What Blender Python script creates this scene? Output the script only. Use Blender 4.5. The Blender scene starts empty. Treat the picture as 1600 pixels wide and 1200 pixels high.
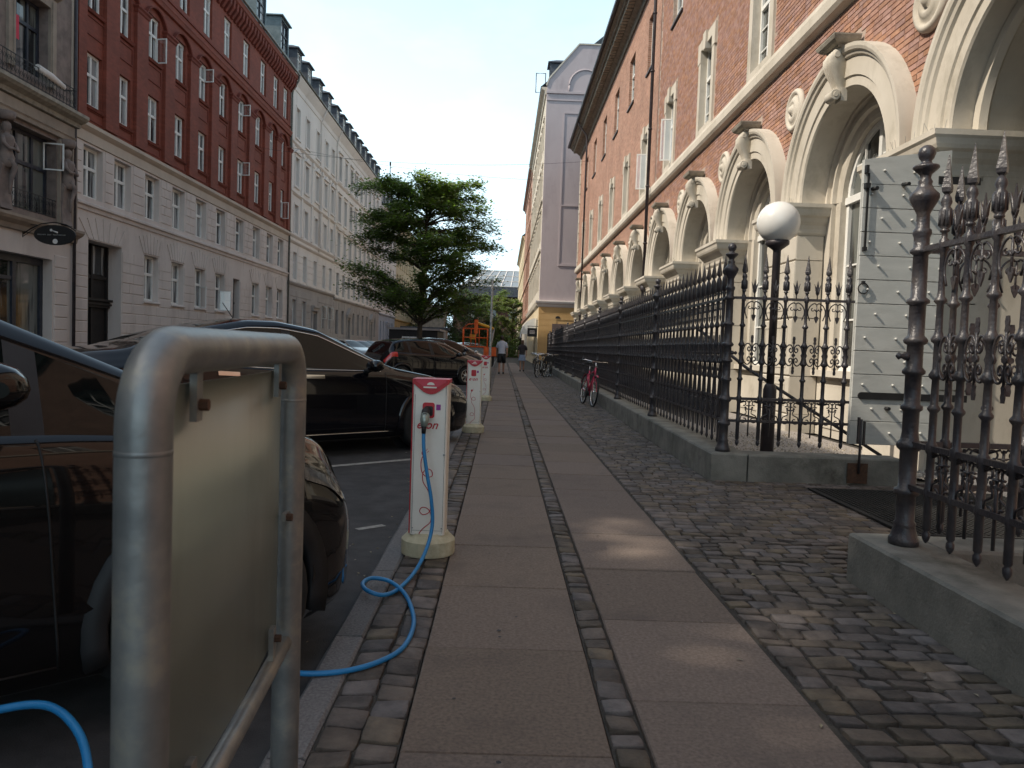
import bpy, math, random
import numpy as np
from mathutils import Vector, Matrix
R=random.Random(7)
PI=math.pi
sc=bpy.context.scene
col=sc.collection
# ---------------------------------------------------------------- camera
F_PX=1180.; CAM_H=1.24; ROLL=0.035
d=Vector(((785-800)/F_PX,(600-543)/F_PX,-1.)).normalized()
up=Vector((ROLL,1.,0)); up=(up-d*up.dot(d)).normalized()
rt=d.cross(up)
cam_d=bpy.data.cameras.new('camera'); cam=bpy.data.objects.new('camera',cam_d); col.objects.link(cam)
m=Matrix((rt,d,up)).to_4x4(); m.translation=Vector((0,0,CAM_H)); cam.matrix_world=m
cam_d.sensor_width=36; cam_d.lens=F_PX/1600*36; cam_d.clip_start=.05; cam_d.clip_end=3000
cam_d.dof.use_dof=True; cam_d.dof.focus_distance=6.5; cam_d.dof.aperture_fstop=10
sc.camera=cam
# ---------------------------------------------------------------- sun, sky, exposure
SUN=Vector((-1,-.27,1.03)).normalized()      # towards the sun
EL=math.asin(SUN.z); AZ=math.atan2(SUN.x,SUN.y)
w=bpy.data.worlds.new('World'); sc.world=w; w.use_nodes=True
nt=w.node_tree; nt.nodes.clear(); N=nt.nodes.new; L=nt.links.new
out=N('ShaderNodeOutputWorld'); bg=N('ShaderNodeBackground'); sky=N('ShaderNodeTexSky')
sky.sky_type='NISHITA'; sky.sun_disc=False; sky.sun_elevation=EL; sky.sun_rotation=AZ
sky.air_density=1.3; sky.dust_density=3.2; sky.ozone_density=1.0; sky.altitude=10
tc=N('ShaderNodeTexCoord'); mp=N('ShaderNodeMapping'); mp.inputs['Scale'].default_value=(2.2,2.2,5)
nz=N('ShaderNodeTexNoise'); nz.inputs['Scale'].default_value=2.4; nz.inputs['Detail'].default_value=7; nz.inputs['Roughness'].default_value=.6
rp=N('ShaderNodeValToRGB'); rp.color_ramp.elements[0].position=.50; rp.color_ramp.elements[1].position=.80
rp.color_ramp.elements[0].color=(.64,.64,.64,1); rp.color_ramp.elements[1].color=(.76,.76,.76,1)
mx=N('ShaderNodeMixRGB'); mx.inputs[2].default_value=(9.6,12.6,14.2,1)   # thin bright high haze with faint streaks
L(tc.outputs['Generated'],mp.inputs[0]); L(mp.outputs[0],nz.inputs['Vector']); L(nz.outputs['Fac'],rp.inputs[0])
# the haze is thick at the horizon and towards the sun, thin overhead
sxyz=N('ShaderNodeSeparateXYZ'); L(tc.outputs['Generated'],sxyz.inputs[0])
hz_=N('ShaderNodeMapRange'); hz_.interpolation_type='SMOOTHSTEP'; hz_.inputs[1].default_value=.02; hz_.inputs[2].default_value=.80; hz_.inputs[3].default_value=1.5; hz_.inputs[4].default_value=.22; L(sxyz.outputs['Z'],hz_.inputs[0])
sn_=N('ShaderNodeMapRange'); sn_.inputs[1].default_value=-.7; sn_.inputs[2].default_value=.5; sn_.inputs[3].default_value=1.25; sn_.inputs[4].default_value=.72; L(sxyz.outputs['X'],sn_.inputs[0])
m1_=N('ShaderNodeMath'); m1_.operation='MULTIPLY'; L(hz_.outputs[0],m1_.inputs[0]); L(sn_.outputs[0],m1_.inputs[1])
m2_=N('ShaderNodeMath'); m2_.operation='MULTIPLY'; m2_.use_clamp=True; L(m1_.outputs[0],m2_.inputs[0]); L(rp.outputs[0],m2_.inputs[1])
L(m2_.outputs[0],mx.inputs[0]); L(sky.outputs[0],mx.inputs[1]); L(mx.outputs[0],bg.inputs[0]); L(bg.outputs[0],out.inputs[0])
bg.inputs[1].default_value=.122
sl=bpy.data.lights.new('sun','SUN'); sl.energy=4.2; sl.angle=math.radians(.5); sl.color=(1,.90,.76)
so=bpy.data.objects.new('sun',sl); col.objects.link(so); so.rotation_mode='QUATERNION'
so.rotation_quaternion=SUN.to_track_quat('Z','Y'); so.location=(-20,-20,40)
sc.view_settings.view_transform='Standard'; sc.view_settings.look='None'; sc.view_settings.gamma=1
sc.view_settings.use_curve_mapping=False; sc.view_settings.exposure=.12
# ---------------------------------------------------------------- object helpers
def put(o,parent=None,loc=None,rz=None,rot=None,scale=None):
    col.objects.link(o)
    if parent is not None: o.parent=parent
    if loc is not None: o.location=loc
    if rz is not None: o.rotation_euler=(0,0,rz)
    if rot is not None: o.rotation_euler=rot
    if scale is not None: o.scale=scale
    return o
def tag(o,label,cat,group=None):
    o['label']=label; o['category']=cat
    if group: o['group']=group
    return o
def thing(name,label,cat,loc=(0,0,0),rz=0,group=None):
    o=bpy.data.objects.new(name,None); o.empty_display_size=.2
    put(o,None,loc,rz); return tag(o,label,cat,group)
def children(o): return [c for c in bpy.data.objects if c.parent==o]
def copy_tree(o,loc,rz,label=None,group=None,parent=None,kids=None):
    kids=kids or KIDS(o)
    def rec(node,par):
        c=node[0].copy(); col.objects.link(c); c.parent=par
        for k in node[1]: rec(k,c)
        return c
    c=rec(kids,parent); c.location=loc; c.rotation_euler=(0,0,rz)
    if label: c['label']=label
    if group: c['group']=group
    return c
def KIDS(o): return (o,[KIDS(c) for c in children(o)])
class MB:
    def __init__(s): s.v=[];s.f=[];s.sm=[]
    def add(s,vs,fs,smooth=False):
        n=len(s.v); s.v+= [tuple(q) for q in vs]; s.f+=[tuple(i+n for i in q) for q in fs]; s.sm+=[smooth]*len(fs); return s
    def box(s,x0,x1,y0,y1,z0,z1):
        if x0>x1:x0,x1=x1,x0
        if y0>y1:y0,y1=y1,y0
        if z0>z1:z0,z1=z1,z0
        return s.add([(x0,y0,z0),(x1,y0,z0),(x1,y1,z0),(x0,y1,z0),(x0,y0,z1),(x1,y0,z1),(x1,y1,z1),(x0,y1,z1)],
            [(0,3,2,1),(4,5,6,7),(0,1,5,4),(1,2,6,5),(2,3,7,6),(3,0,4,7)])
    def loft(s,rings,closed=True,cap=True,smooth=False):
        n=len(rings[0]); vs=[p for r in rings for p in r]; fs=[]
        for i in range(len(rings)-1):
            for j in range(n if closed else n-1):
                k=(j+1)%n; fs.append((i*n+j,i*n+k,(i+1)*n+k,(i+1)*n+j))
        s.add(vs,fs,smooth)
        if cap and closed:
            b=len(s.v)-len(vs); s.f.append(tuple(b+i for i in range(n))[::-1]); s.f.append(tuple(b+(len(rings)-1)*n+i for i in range(n))); s.sm+=[False,False]
        return s
    def lathe(s,prof,seg=12,c=(0,0,0),smooth=True,cap=True,sq=1):
        rings=[[(c[0]+r*math.cos(2*PI*j/seg),c[1]+r*math.sin(2*PI*j/seg),c[2]+z) for j in range(seg)] for r,z in prof]
        return s.loft(rings,True,cap,smooth)
    def tube(s,path,r,seg=8,closed=False,smooth=True,flat=None,cap=True,ref=None):
        P=[Vector(p) for p in path]; n=len(P); rings=[]; u=None
        for i in range(n):
            a=P[(i-1)%n] if (closed or i>0) else P[i]; b=P[(i+1)%n] if (closed or i<n-1) else P[i]
            t=(b-a); t=t.normalized() if t.length>1e-9 else Vector((0,0,1))
            if u is None: u=Vector(ref) if ref else (Vector((0,0,1)) if abs(t.z)<.9 else Vector((1,0,0)))
            u=(u-t*u.dot(t)); u=u.normalized() if u.length>1e-6 else t.orthogonal().normalized()
            w_=t.cross(u); rr=r[i] if isinstance(r,(list,tuple)) else r
            ra,rb=(rr,rr) if flat is None else (flat[0],flat[1])
            off=PI/seg if seg==4 else 0
            rings.append([tuple(P[i]+u*(ra*math.cos(2*PI*j/seg+off))+w_*(rb*math.sin(2*PI*j/seg+off))) for j in range(seg)])
        if closed: rings.append(rings[0])
        return s.loft(rings,True,cap and not closed,smooth)
    def prism(s,poly,axis,a,b):
        # poly of 2D points extruded along axis ('x','y','z') from a to b
        def P(p,t):
            return {'x':(t,p[0],p[1]),'y':(p[0],t,p[1]),'z':(p[0],p[1],t)}[axis]
        return s.loft([[P(p,a) for p in poly],[P(p,b) for p in poly]])
    def mesh(s,name,mat=None,fix=True):
        me=bpy.data.meshes.new(name); me.from_pydata(s.v,[],s.f)
        me.polygons.foreach_set('use_smooth',s.sm)
        if fix:
            import bmesh
            bm=bmesh.new(); bm.from_mesh(me); bmesh.ops.recalc_face_normals(bm,faces=bm.faces); bm.to_mesh(me); bm.free()
        for m_ in (mat if isinstance(mat,(list,tuple)) else [mat]):
            if m_: me.materials.append(m_)
        me.update(); return me
    def build(s,name,mat,parent=None,loc=None,rz=None,rot=None,fix=True,**k):
        o=bpy.data.objects.new(name,s.mesh(name,mat,fix)); put(o,parent,loc,rz,rot)
        for a,b in k.items(): o[a]=b
        return o
def inst(name,me,parent,loc,rz=0,rot=None,scale=None):
    o=bpy.data.objects.new(name,me); return put(o,parent,loc,rz if rot is None else None,rot,scale)
def rrect(x0,x1,z0,z1,r,n=4):
    pts=[]
    for cx,cz,a0 in ((x1-r,z1-r,0),(x0+r,z1-r,90),(x0+r,z0+r,180),(x1-r,z0+r,270)):
        for i in range(n+1):
            a=math.radians(a0+90*i/n); pts.append((cx+r*math.cos(a),cz+r*math.sin(a)))
    return pts
def text_obj(name,body,size,mat,parent,loc,rot,ext=.002,shear=0,align='CENTER',scale=None,bold=0):
    c=bpy.data.curves.new(name,'FONT'); c.body=body; c.size=size; c.extrude=ext; c.shear=shear; c.align_x=align; c.align_y='CENTER'; c.resolution_u=3; c.offset=bold
    t=bpy.data.objects.new('tmp',c); col.objects.link(t); dg=bpy.context.evaluated_depsgraph_get(); dg.update()
    me=bpy.data.meshes.new_from_object(t.evaluated_get(dg)); bpy.data.objects.remove(t); me.materials.clear(); me.materials.append(mat)
    o=bpy.data.objects.new(name,me); put(o,parent,loc,None,rot,scale); return o
# ---------------------------------------------------------------- materials
def srgb(h):
    h=h.lstrip('#'); c=[int(h[i:i+2],16)/255 for i in (0,2,4)]
    return tuple(((x/12.92) if x<=.04045 else ((x+.055)/1.055)**2.4) for x in c)
def pm(name,c1,c2=None,scale=4.,rough=.7,metal=0.,bump=.0,bscale=30.,coat=0.,spec=.5,rand=0.,tint=False,coord='Object',stain=None,stain_s=1.,stretch=(1,1,1),rvar=0.,trans=0.,detail=5,island=0.,contrast=(.35,.65)):
    m=bpy.data.materials.new(name); m.use_nodes=True; t=m.node_tree; N=t.nodes.new; L=t.links.new
    p=t.nodes['Principled BSDF']; p.inputs['Roughness'].default_value=rough; p.inputs['Metallic'].default_value=metal
    p.inputs['Coat Weight'].default_value=coat; p.inputs['Coat Roughness'].default_value=.03; p.inputs['Specular IOR Level'].default_value=spec
    if trans: p.inputs['Transmission Weight'].default_value=trans
    tc=N('ShaderNodeTexCoord'); mpn=N('ShaderNodeMapping'); mpn.inputs['Scale'].default_value=stretch
    if coord=='World':
        g=N('ShaderNodeNewGeometry'); L(g.outputs['Position'],mpn.inputs[0])
    else: L(tc.outputs[coord],mpn.inputs[0])
    V=mpn.outputs[0]
    c2=c2 or c1
    nz=N('ShaderNodeTexNoise'); nz.inputs['Scale'].default_value=scale; nz.inputs['Detail'].default_value=detail; nz.inputs['Roughness'].default_value=.6; L(V,nz.inputs['Vector'])
    rp=N('ShaderNodeValToRGB'); rp.color_ramp.elements[0].position=contrast[0]; rp.color_ramp.elements[1].position=contrast[1]
    rp.color_ramp.elements[0].color=(*c1,1); rp.color_ramp.elements[1].color=(*c2,1); L(nz.outputs['Fac'],rp.inputs[0])
    C=rp.outputs[0]
    if stain:
        n2=N('ShaderNodeTexNoise'); n2.inputs['Scale'].default_value=stain_s; n2.inputs['Detail'].default_value=8; n2.inputs['Roughness'].default_value=.7; L(V,n2.inputs['Vector'])
        r2=N('ShaderNodeValToRGB'); r2.color_ramp.elements[0].position=.52; r2.color_ramp.elements[1].position=.72; L(n2.outputs['Fac'],r2.inputs[0])
        mm=N('ShaderNodeMixRGB'); L(r2.outputs[0],mm.inputs[0]); L(C,mm.inputs[1]); mm.inputs[2].default_value=(*stain,1); C=mm.outputs[0]
    if rand or island:
        if rand: oi=N('ShaderNodeObjectInfo'); src=oi.outputs['Random']; amt=rand
        else: gi=N('ShaderNodeNewGeometry'); src=gi.outputs['Random Per Island']; amt=island
        wn=N('ShaderNodeTexWhiteNoise'); wn.noise_dimensions='1D'; L(src,wn.inputs['W'])
        hs=N('ShaderNodeHueSaturation')
        mr=N('ShaderNodeMapRange'); mr.inputs[3].default_value=1-amt; mr.inputs[4].default_value=1+amt; L(src,mr.inputs[0]); L(mr.outputs[0],hs.inputs['Value'])
        mh=N('ShaderNodeMapRange'); mh.inputs[3].default_value=.5-.03*min(1,amt*2); mh.inputs[4].default_value=.5+.03*min(1,amt*2); L(wn.outputs['Value'],mh.inputs[0]); L(mh.outputs[0],hs.inputs['Hue'])
        ms=N('ShaderNodeMapRange'); ms.inputs[3].default_value=1-amt*1.6; ms.inputs[4].default_value=1+amt*.5; L(wn.outputs['Value'],ms.inputs[0]); L(ms.outputs[0],hs.inputs['Saturation'])
        L(C,hs.inputs['Color']); C=hs.outputs[0]
    L(C,p.inputs['Base Color'])
    if rvar:
        mr=N('ShaderNodeMapRange'); mr.inputs[3].default_value=max(0,rough-rvar); mr.inputs[4].default_value=rough+rvar; L(nz.outputs['Fac'],mr.inputs[0]); L(mr.outputs[0],p.inputs['Roughness'])
    if bump:
        n3=N('ShaderNodeTexNoise'); n3.inputs['Scale'].default_value=bscale; n3.inputs['Detail'].default_value=6; L(V,n3.inputs['Vector'])
        b=N('ShaderNodeBump'); b.inputs['Strength'].default_value=bump; b.inputs['Distance'].default_value=.01; L(n3.outputs['Fac'],b.inputs['Height']); L(b.outputs[0],p.inputs['Normal'])
    return m
def brickmat(name,c1,c2,mortar,bw=.24,bh=.076,ms=.012,rough=.85,axes='yz',bump=.6):
    m=bpy.data.materials.new(name); m.use_nodes=True; t=m.node_tree; N=t.nodes.new; L=t.links.new
    p=t.nodes['Principled BSDF']; p.inputs['Roughness'].default_value=rough
    g=N('ShaderNodeNewGeometry'); sp=N('ShaderNodeSeparateXYZ'); L(g.outputs['Position'],sp.inputs[0])
    cb=N('ShaderNodeCombineXYZ'); L(sp.outputs['Y' if axes=='yz' else 'X'],cb.inputs[0]); L(sp.outputs['Z'],cb.inputs[1])
    br=N('ShaderNodeTexBrick'); br.inputs['Scale'].default_value=1; br.inputs['Brick Width'].default_value=bw; br.inputs['Row Height'].default_value=bh
    br.inputs['Mortar Size'].default_value=ms/2; br.inputs['Mortar Smooth'].default_value=.2; br.inputs['Bias'].default_value=-.1
    br.inputs['Color1'].default_value=(*c1,1); br.inputs['Color2'].default_value=(*c2,1); br.inputs['Mortar'].default_value=(*mortar,1)
    L(cb.outputs[0],br.inputs['Vector'])
    nz=N('ShaderNodeTexNoise'); nz.inputs['Scale'].default_value=.9; nz.inputs['Detail'].default_value=8; nz.inputs['Roughness'].default_value=.7; L(g.outputs['Position'],nz.inputs['Vector'])
    mr=N('ShaderNodeMapRange'); mr.inputs[1].default_value=.3; mr.inputs[2].default_value=.7; mr.inputs[3].default_value=.78; mr.inputs[4].default_value=1.2; L(nz.outputs['Fac'],mr.inputs[0])
    mu=N('ShaderNodeVectorMath'); mu.operation='SCALE'; L(br.outputs['Color'],mu.inputs[0]); L(mr.outputs[0],mu.inputs['Scale']); L(mu.outputs[0],p.inputs['Base Color'])
    b=N('ShaderNodeBump'); b.inputs['Strength'].default_value=bump; b.inputs['Distance'].default_value=.008; b.invert=True; L(br.outputs['Fac'],b.inputs['Height']); L(b.outputs[0],p.inputs['Normal'])
    return m
def glassmat(name,base=(.012,.014,.016),rough=.03,wav=.25,ws=1.6,spec=.9,curtain=None):
    m=bpy.data.materials.new(name); m.use_nodes=True; t=m.node_tree; N=t.nodes.new; L=t.links.new
    p=t.nodes['Principled BSDF']; p.inputs['Roughness'].default_value=rough; p.inputs['Base Color'].default_value=(*base,1); p.inputs['Specular IOR Level'].default_value=spec
    g=N('ShaderNodeNewGeometry'); n=N('ShaderNodeTexNoise'); n.inputs['Scale'].default_value=ws; n.inputs['Detail'].default_value=1; L(g.outputs['Position'],n.inputs['Vector'])
    b=N('ShaderNodeBump'); b.inputs['Strength'].default_value=wav; b.inputs['Distance'].default_value=.05; L(n.outputs['Fac'],b.inputs['Height']); L(b.outputs[0],p.inputs['Normal'])
    if curtain:   # pale patches for sky reflections and curtains, painted differently into every window
        mp=N('ShaderNodeMapping'); mp.inputs['Scale'].default_value=(1,2.6,.25); oi=N('ShaderNodeObjectInfo'); ad=N('ShaderNodeVectorMath'); ad.operation='ADD'
        mu=N('ShaderNodeMath'); mu.operation='MULTIPLY'; mu.inputs[1].default_value=50; L(oi.outputs['Random'],mu.inputs[0]); L(g.outputs['Position'],ad.inputs[0]); L(mu.outputs[0],ad.inputs[1]); L(ad.outputs[0],mp.inputs[0])
        n2=N('ShaderNodeTexNoise'); n2.inputs['Scale'].default_value=1.3; n2.inputs['Detail'].default_value=2; L(mp.outputs[0],n2.inputs['Vector'])
        r=N('ShaderNodeValToRGB'); r.color_ramp.elements[0].position=.46; r.color_ramp.elements[1].position=.54; r.color_ramp.elements[0].color=(*base,1); r.color_ramp.elements[1].color=(*curtain,1)
        L(n2.outputs['Fac'],r.inputs[0]); L(r.outputs[0],p.inputs['Base Color'])
    return m
M={}
M['asphalt']=pm('asphalt',(.035,.034,.035),(.062,.060,.060),6,.9,bump=.5,bscale=220,coord='World',stain=(.028,.027,.027),stain_s=.7)
M['slab']=pm('paving_slab',(.130,.097,.076),(.210,.159,.125),70,.9,bump=.35,bscale=260,coord='World',stain=(.115,.088,.072),stain_s=1.6,rand=.10,detail=10)
M['sett_a']=pm('sett_stone',(.068,.052,.043),(.145,.110,.086),9,.8,bump=.5,bscale=60,coord='World',rand=.38,detail=8)
M['sett_b']=pm('sett_stone_joined',(.068,.052,.043),(.145,.110,.086),9,.8,bump=.5,bscale=60,coord='World',island=.38,detail=8)
M['joint']=pm('joint_sand',(.030,.026,.022),(.060,.052,.042),20,.95,bump=.6,bscale=150,coord='World')
M['kerb']=pm('kerb_granite',(.10,.095,.095),(.19,.18,.175),90,.8,bump=.4,bscale=90,coord='World',rand=.15)
M['plinth']=pm('plinth_concrete',(.13,.13,.115),(.22,.215,.19),4,.9,bump=.5,bscale=60,coord='World',stain=(.06,.06,.048),stain_s=2.2,detail=9)
M['iron']=pm('cast_iron',(.030,.029,.036),(.062,.058,.062),9,.36,.1,bump=.35,bscale=70,coord='World',stain=(.075,.062,.055),stain_s=6)
M['stone']=pm('cream_stone',(.50,.455,.38),(.60,.55,.47),1.3,.85,bump=.2,bscale=35,coord='World',stain=(.39,.35,.28),stain_s=1.7,detail=9,stretch=(1,1,.6))
M['stone_d']=pm('weathered_stone',(.23,.21,.175),(.36,.33,.27),5,.9,bump=.4,bscale=40,coord='World')
M['mortar']=pm('lime_mortar',(.36,.28,.23),(.48,.38,.32),12,.95,bump=.5,bscale=120,coord='World')
M['brick_a']=pm('red_brick',(.30,.145,.098),(.42,.23,.165),9,.9,bump=.6,bscale=70,coord='World',rand=.17)
M['brick_b']=pm('red_brick_joined',(.30,.145,.098),(.42,.23,.165),9,.9,bump=.6,bscale=70,coord='World',island=.17)
M['brickwall']=brickmat('brick_wall_far',(.30,.15,.10),(.42,.23,.16),(.42,.34,.28),ms=.014)
M['redbrick']=brickmat('deep_red_brick',(.18,.038,.020),(.235,.052,.028),(.16,.052,.032),rough=.8,bump=.3)
M['redtrim']=pm('red_moulding',(.13,.028,.017),(.20,.042,.025),3,.85,coord='World',bump=.2)
M['greyplaster']=pm('grey_pink_plaster',(.56,.49,.45),(.64,.57,.525),.8,.9,bump=.12,bscale=30,coord='World',stain=(.46,.40,.365),stain_s=1.1,stretch=(1,1,.3))
M['plaster_band']=pm('tan_plaster_band',(.46,.39,.32),(.54,.46,.38),1,.9,coord='World')
M['blackdoor']=pm('black_lacquer',(.006,.005,.005),(.014,.011,.010),4,.65,coord='World')
M['white']=pm('white_paint',(.72,.72,.69),(.80,.80,.77),6,.5,coord='World')
M['whiteplaster']=pm('off_white_plaster',(.66,.61,.57),(.74,.69,.645),.5,.9,coord='World',stain=(.58,.53,.49),stain_s=1.0,stretch=(1,1,.25))
M['greybase']=pm('grey_base_plaster',(.30,.275,.26),(.37,.34,.32),.7,.9,coord='World')
M['bluebase']=pm('blue_grey_plaster',(.33,.36,.43),(.40,.43,.50),.7,.9,coord='World')
M['yellow']=pm('ochre_plaster',(.48,.30,.12),(.58,.38,.17),.8,.9,coord='World')
M['cream2']=pm('pale_yellow_plaster',(.52,.43,.28),(.62,.52,.36),.7,.9,coord='World')
M['pink']=pm('mauve_plaster',(.40,.345,.355),(.46,.40,.41),.6,.9,coord='World',bump=.2,stain=(.34,.29,.30),stain_s=.6,stretch=(1,1,.45))
M['brownstone']=pm('brown_stone',(.15,.118,.106),(.25,.195,.17),3,.9,bump=.5,bscale=18,coord='World',stain=(.24,.20,.165),stain_s=1.4)
M['brownlight']=pm('tan_stone',(.25,.205,.165),(.34,.28,.225),2,.9,bump=.3,bscale=25,coord='World')
M['slate']=pm('slate_roof',(.035,.042,.055),(.07,.08,.10),3,.6,coord='World')
M['copper']=pm('zinc_roof',(.10,.14,.15),(.17,.21,.22),3,.5,.2,coord='World')
M['gutter']=pm('zinc_gutter',(.10,.11,.10),(.19,.19,.165),5,.5,.4,coord='World')
M['darkpipe']=pm('dark_downpipe',(.03,.026,.03),(.06,.05,.055),5,.5,.2,coord='World')
M['pane']=glassmat('window_glass',curtain=(.30,.31,.31))  # pale tone in the pane colour stands in for sky reflections and curtains
M['pane_flat']=glassmat('window_glass_plain',wav=.08,ws=.8,curtain=(.13,.14,.13))  # greenish grey painted in for reflections, mixed with curtains
M['clear']=bpy.data.materials.new('sash_glass'); M['clear'].use_nodes=True
_t=M['clear'].node_tree; _m=_t.nodes.new('ShaderNodeMixShader'); _a=_t.nodes.new('ShaderNodeBsdfTransparent'); _g=_t.nodes.new('ShaderNodeBsdfGlossy'); _g.inputs['Roughness'].default_value=.02; _m.inputs[0].default_value=.14
_t.links.new(_a.outputs[0],_m.inputs[1]); _t.links.new(_g.outputs[0],_m.inputs[2]); _t.links.new(_m.outputs[0],_t.nodes['Material Output'].inputs[0])
M['curtain']=pm('white_curtain',(.42,.42,.40),(.6,.6,.57),14,.9,coord='World',stretch=(1,3,.2))
M['darkframe']=pm('dark_blue_frame',(.012,.016,.026),(.03,.034,.05),6,.4,coord='World')
M['black']=pm('black_matt',(.006,.006,.007),(.014,.014,.015),6,.6)
M['rubber']=pm('tyre_rubber',(.012,.012,.012),(.02,.02,.02),10,.85,bump=.3)
M['carglass']=glassmat('car_glass',(.003,.005,.005),.02,.0,1,.32)
M['chrome']=pm('chrome',(.75,.75,.75),None,1,.12,1)
M['alloy']=pm('alloy_rim',(.42,.42,.43),(.5,.5,.5),5,.3,.9)
M['lamp_clear']=pm('headlight_glass',(.05,.05,.055),(.16,.16,.17),30,.08,.5,coat=1)
M['rim_dark']=pm('dark_rim',(.015,.015,.016),(.03,.03,.03),5,.35,.5)
M['lamp_red']=pm('tail_light',(.45,.008,.008),(.6,.02,.015),20,.12,coat=1)
M['galv']=pm('galvanised_steel',(.20,.21,.21),(.34,.34,.32),9,.44,.6,bump=.12,bscale=30,stain=(.42,.39,.31),stain_s=9,rvar=.12,detail=4)
M['alu']=pm('aluminium_sheet',(.27,.32,.275),(.33,.38,.335),2.5,.30,.45,bump=.02,bscale=6,rvar=.06,stain=(.23,.265,.225),stain_s=3.5,stretch=(1,1,.2))
M['rust']=pm('rusty_bolt',(.06,.035,.025),(.12,.065,.04),40,.8,.3)
M['post_white']=pm('post_enamel',(.74,.70,.62),(.80,.76,.68),4,.45,stain=(.66,.61,.53),stain_s=3)
M['post_red']=pm('red_enamel',(.42,.010,.018),(.50,.015,.025),4,.4)
M['post_pink']=pm('crimson_top',(.52,.03,.055),(.58,.045,.075),4,.35)
M['post_foot']=pm('cast_foot',(.42,.38,.25),(.56,.52,.37),5,.7,bump=.3,bscale=50,stain=(.30,.26,.17),stain_s=4)
M['cable']=pm('blue_cable',(.012,.17,.40),(.02,.22,.48),8,.4)
M['purple']=pm('purple_sticker',(.22,.02,.20),(.3,.03,.26),4,.5)
M['globe']=pm('opal_globe',(.70,.69,.66),(.74,.73,.70),2,.25)
_p=M['globe'].node_tree.nodes['Principled BSDF']; _p.inputs['Subsurface Weight'].default_value=.6; _p.inputs['Subsurface Radius'].default_value=(.12,.12,.12)
M['doorgrey']=pm('grey_door_paint',(.44,.445,.42),(.52,.52,.49),2,.6,bump=.15,bscale=20,stretch=(1,1,4),stain=(.40,.40,.375),stain_s=3)
M['mat']=pm('rubber_mat',(.008,.008,.008),(.018,.017,.016),30,.8)
M['gravel']=pm('gravel',(.16,.13,.105),(.38,.33,.27),60,.95,bump=1,bscale=60,coord='World',detail=10,island=.3)
M['line']=pm('road_paint',(.22,.21,.19),(.40,.385,.35),16,.8,coord='World',stain=(.10,.10,.09),stain_s=5)
M['bark']=pm('bark',(.05,.038,.028),(.11,.085,.065),9,.95,bump=.8,bscale=14,coord='World',stretch=(1,1,.3))
def leafmat(name,c1,c2):
    m=pm(name,c1,c2,1.2,.5,coord='World',rand=0,island=.3)
    t=m.node_tree; p=t.nodes['Principled BSDF']; o=t.nodes['Material Output']
    tr=t.nodes.new('ShaderNodeBsdfTranslucent'); ad=t.nodes.new('ShaderNodeMixShader'); ad.inputs[0].default_value=.5
    src=p.inputs['Base Color'].links[0].from_socket
    hs=t.nodes.new('ShaderNodeHueSaturation'); hs.inputs['Value'].default_value=2.2; hs.inputs['Hue'].default_value=.485; t.links.new(src,hs.inputs['Color']); t.links.new(hs.outputs[0],tr.inputs[0])
    t.links.new(p.outputs[0],ad.inputs[1]); t.links.new(tr.outputs[0],ad.inputs[2]); t.links.new(ad.outputs[0],o.inputs[0]); return m
M['leaf']=leafmat('leaves_green',(.060,.115,.016),(.125,.205,.028))
M['leaf2']=leafmat('leaves_dark',(.035,.07,.014),(.075,.125,.024))
M['leaf3']=leafmat('leaves_yellowgreen',(.07,.11,.018),(.13,.19,.035))
def catmull(K,n=8):
    P=[]
    for i in range(len(K)-1):
        p0=Vector(K[max(0,i-1)]);p1=Vector(K[i]);p2=Vector(K[i+1]);p3=Vector(K[min(len(K)-1,i+2)])
        for k in range(n):
            t=k/n; P.append(tuple(.5*((2*p1)+(-p0+p2)*t+(2*p0-5*p1+4*p2-p3)*t*t+(-p0+3*p1-3*p2+p3)*t**3)))
    P.append(K[-1]); return P
# ================================================================ GROUND
def structure(name,mb,mat,fix=True):
    o=mb.build(name,mat,fix=fix); o['kind']='structure'; return o
structure('ground',MB().add([(-1500,-1500,-.30),(1500,-1500,-.30),(1500,1500,-.30),(-1500,1500,-.30)],[(0,1,2,3)]),M['asphalt'])
KX0,KX1=-.672,-.54          # kerb
def fx(Y): return 2.27+.0165*(Y-7.6)      # centre line of the long fence
structure('road',MB().box(-12.4,KX0,-40,230,-.29,-.060),M['asphalt'])
# far pavement
structure('far_pavement',MB().box(-14.6,-12.4,-40,200,-.29,0),M['slab'])
pav=MB().add([(KX1,-40,-.03),(5.6,-40,-.03),(5.6,60,-.03),(KX1,60,-.03),(KX1,-40,-.2),(KX1,60,-.2)],[(0,1,2,3),(0,3,5,4)])
pav.add([(KX1,60,-.03),(3.2,60,-.03),(3.2,230,-.03),(KX1,230,-.03)],[(0,1,2,3)])
pavement=structure('pavement',pav,M['joint'])
# paving slabs (two lanes), each a part
def slab_mesh(w,l,k):
    mb=MB(); g=.0035; c=.006; z=0.
    def ring(i,zz):
        return [(g+i+R.uniform(-.001,.001),g+i,zz),(w-g-i,g+i+R.uniform(-.001,.001),zz),(w-g-i,l-g-i,zz),(g+i,l-g-i+R.uniform(-.001,.001),zz)]
    mb.loft([ring(0,-.05),ring(0,z-c),ring(c*.8,z)]); return mb.mesh('paving_slab',M['slab'])
A0,A1=-.272,.385; B0,B1=.505,1.155
meA=[slab_mesh(A1-A0,.81,k) for k in range(3)]; meB=[slab_mesh(B1-B0,.815,k) for k in range(3)]
for n in range(-3,74):
    y=2.245+.811*n
    o=inst('paving_slab',meA[n%3],pavement,(A0,y,R.uniform(-.003,.003)))
    o.rotation_euler=(R.uniform(-.003,.003),R.uniform(-.003,.003),0)
    o=inst('paving_slab',meB[n%3],pavement,(B0,2.63+.811*n,R.uniform(-.003,.003)))
    o.rotation_euler=(R.uniform(-.003,.003),R.uniform(-.003,.003),0)
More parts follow.
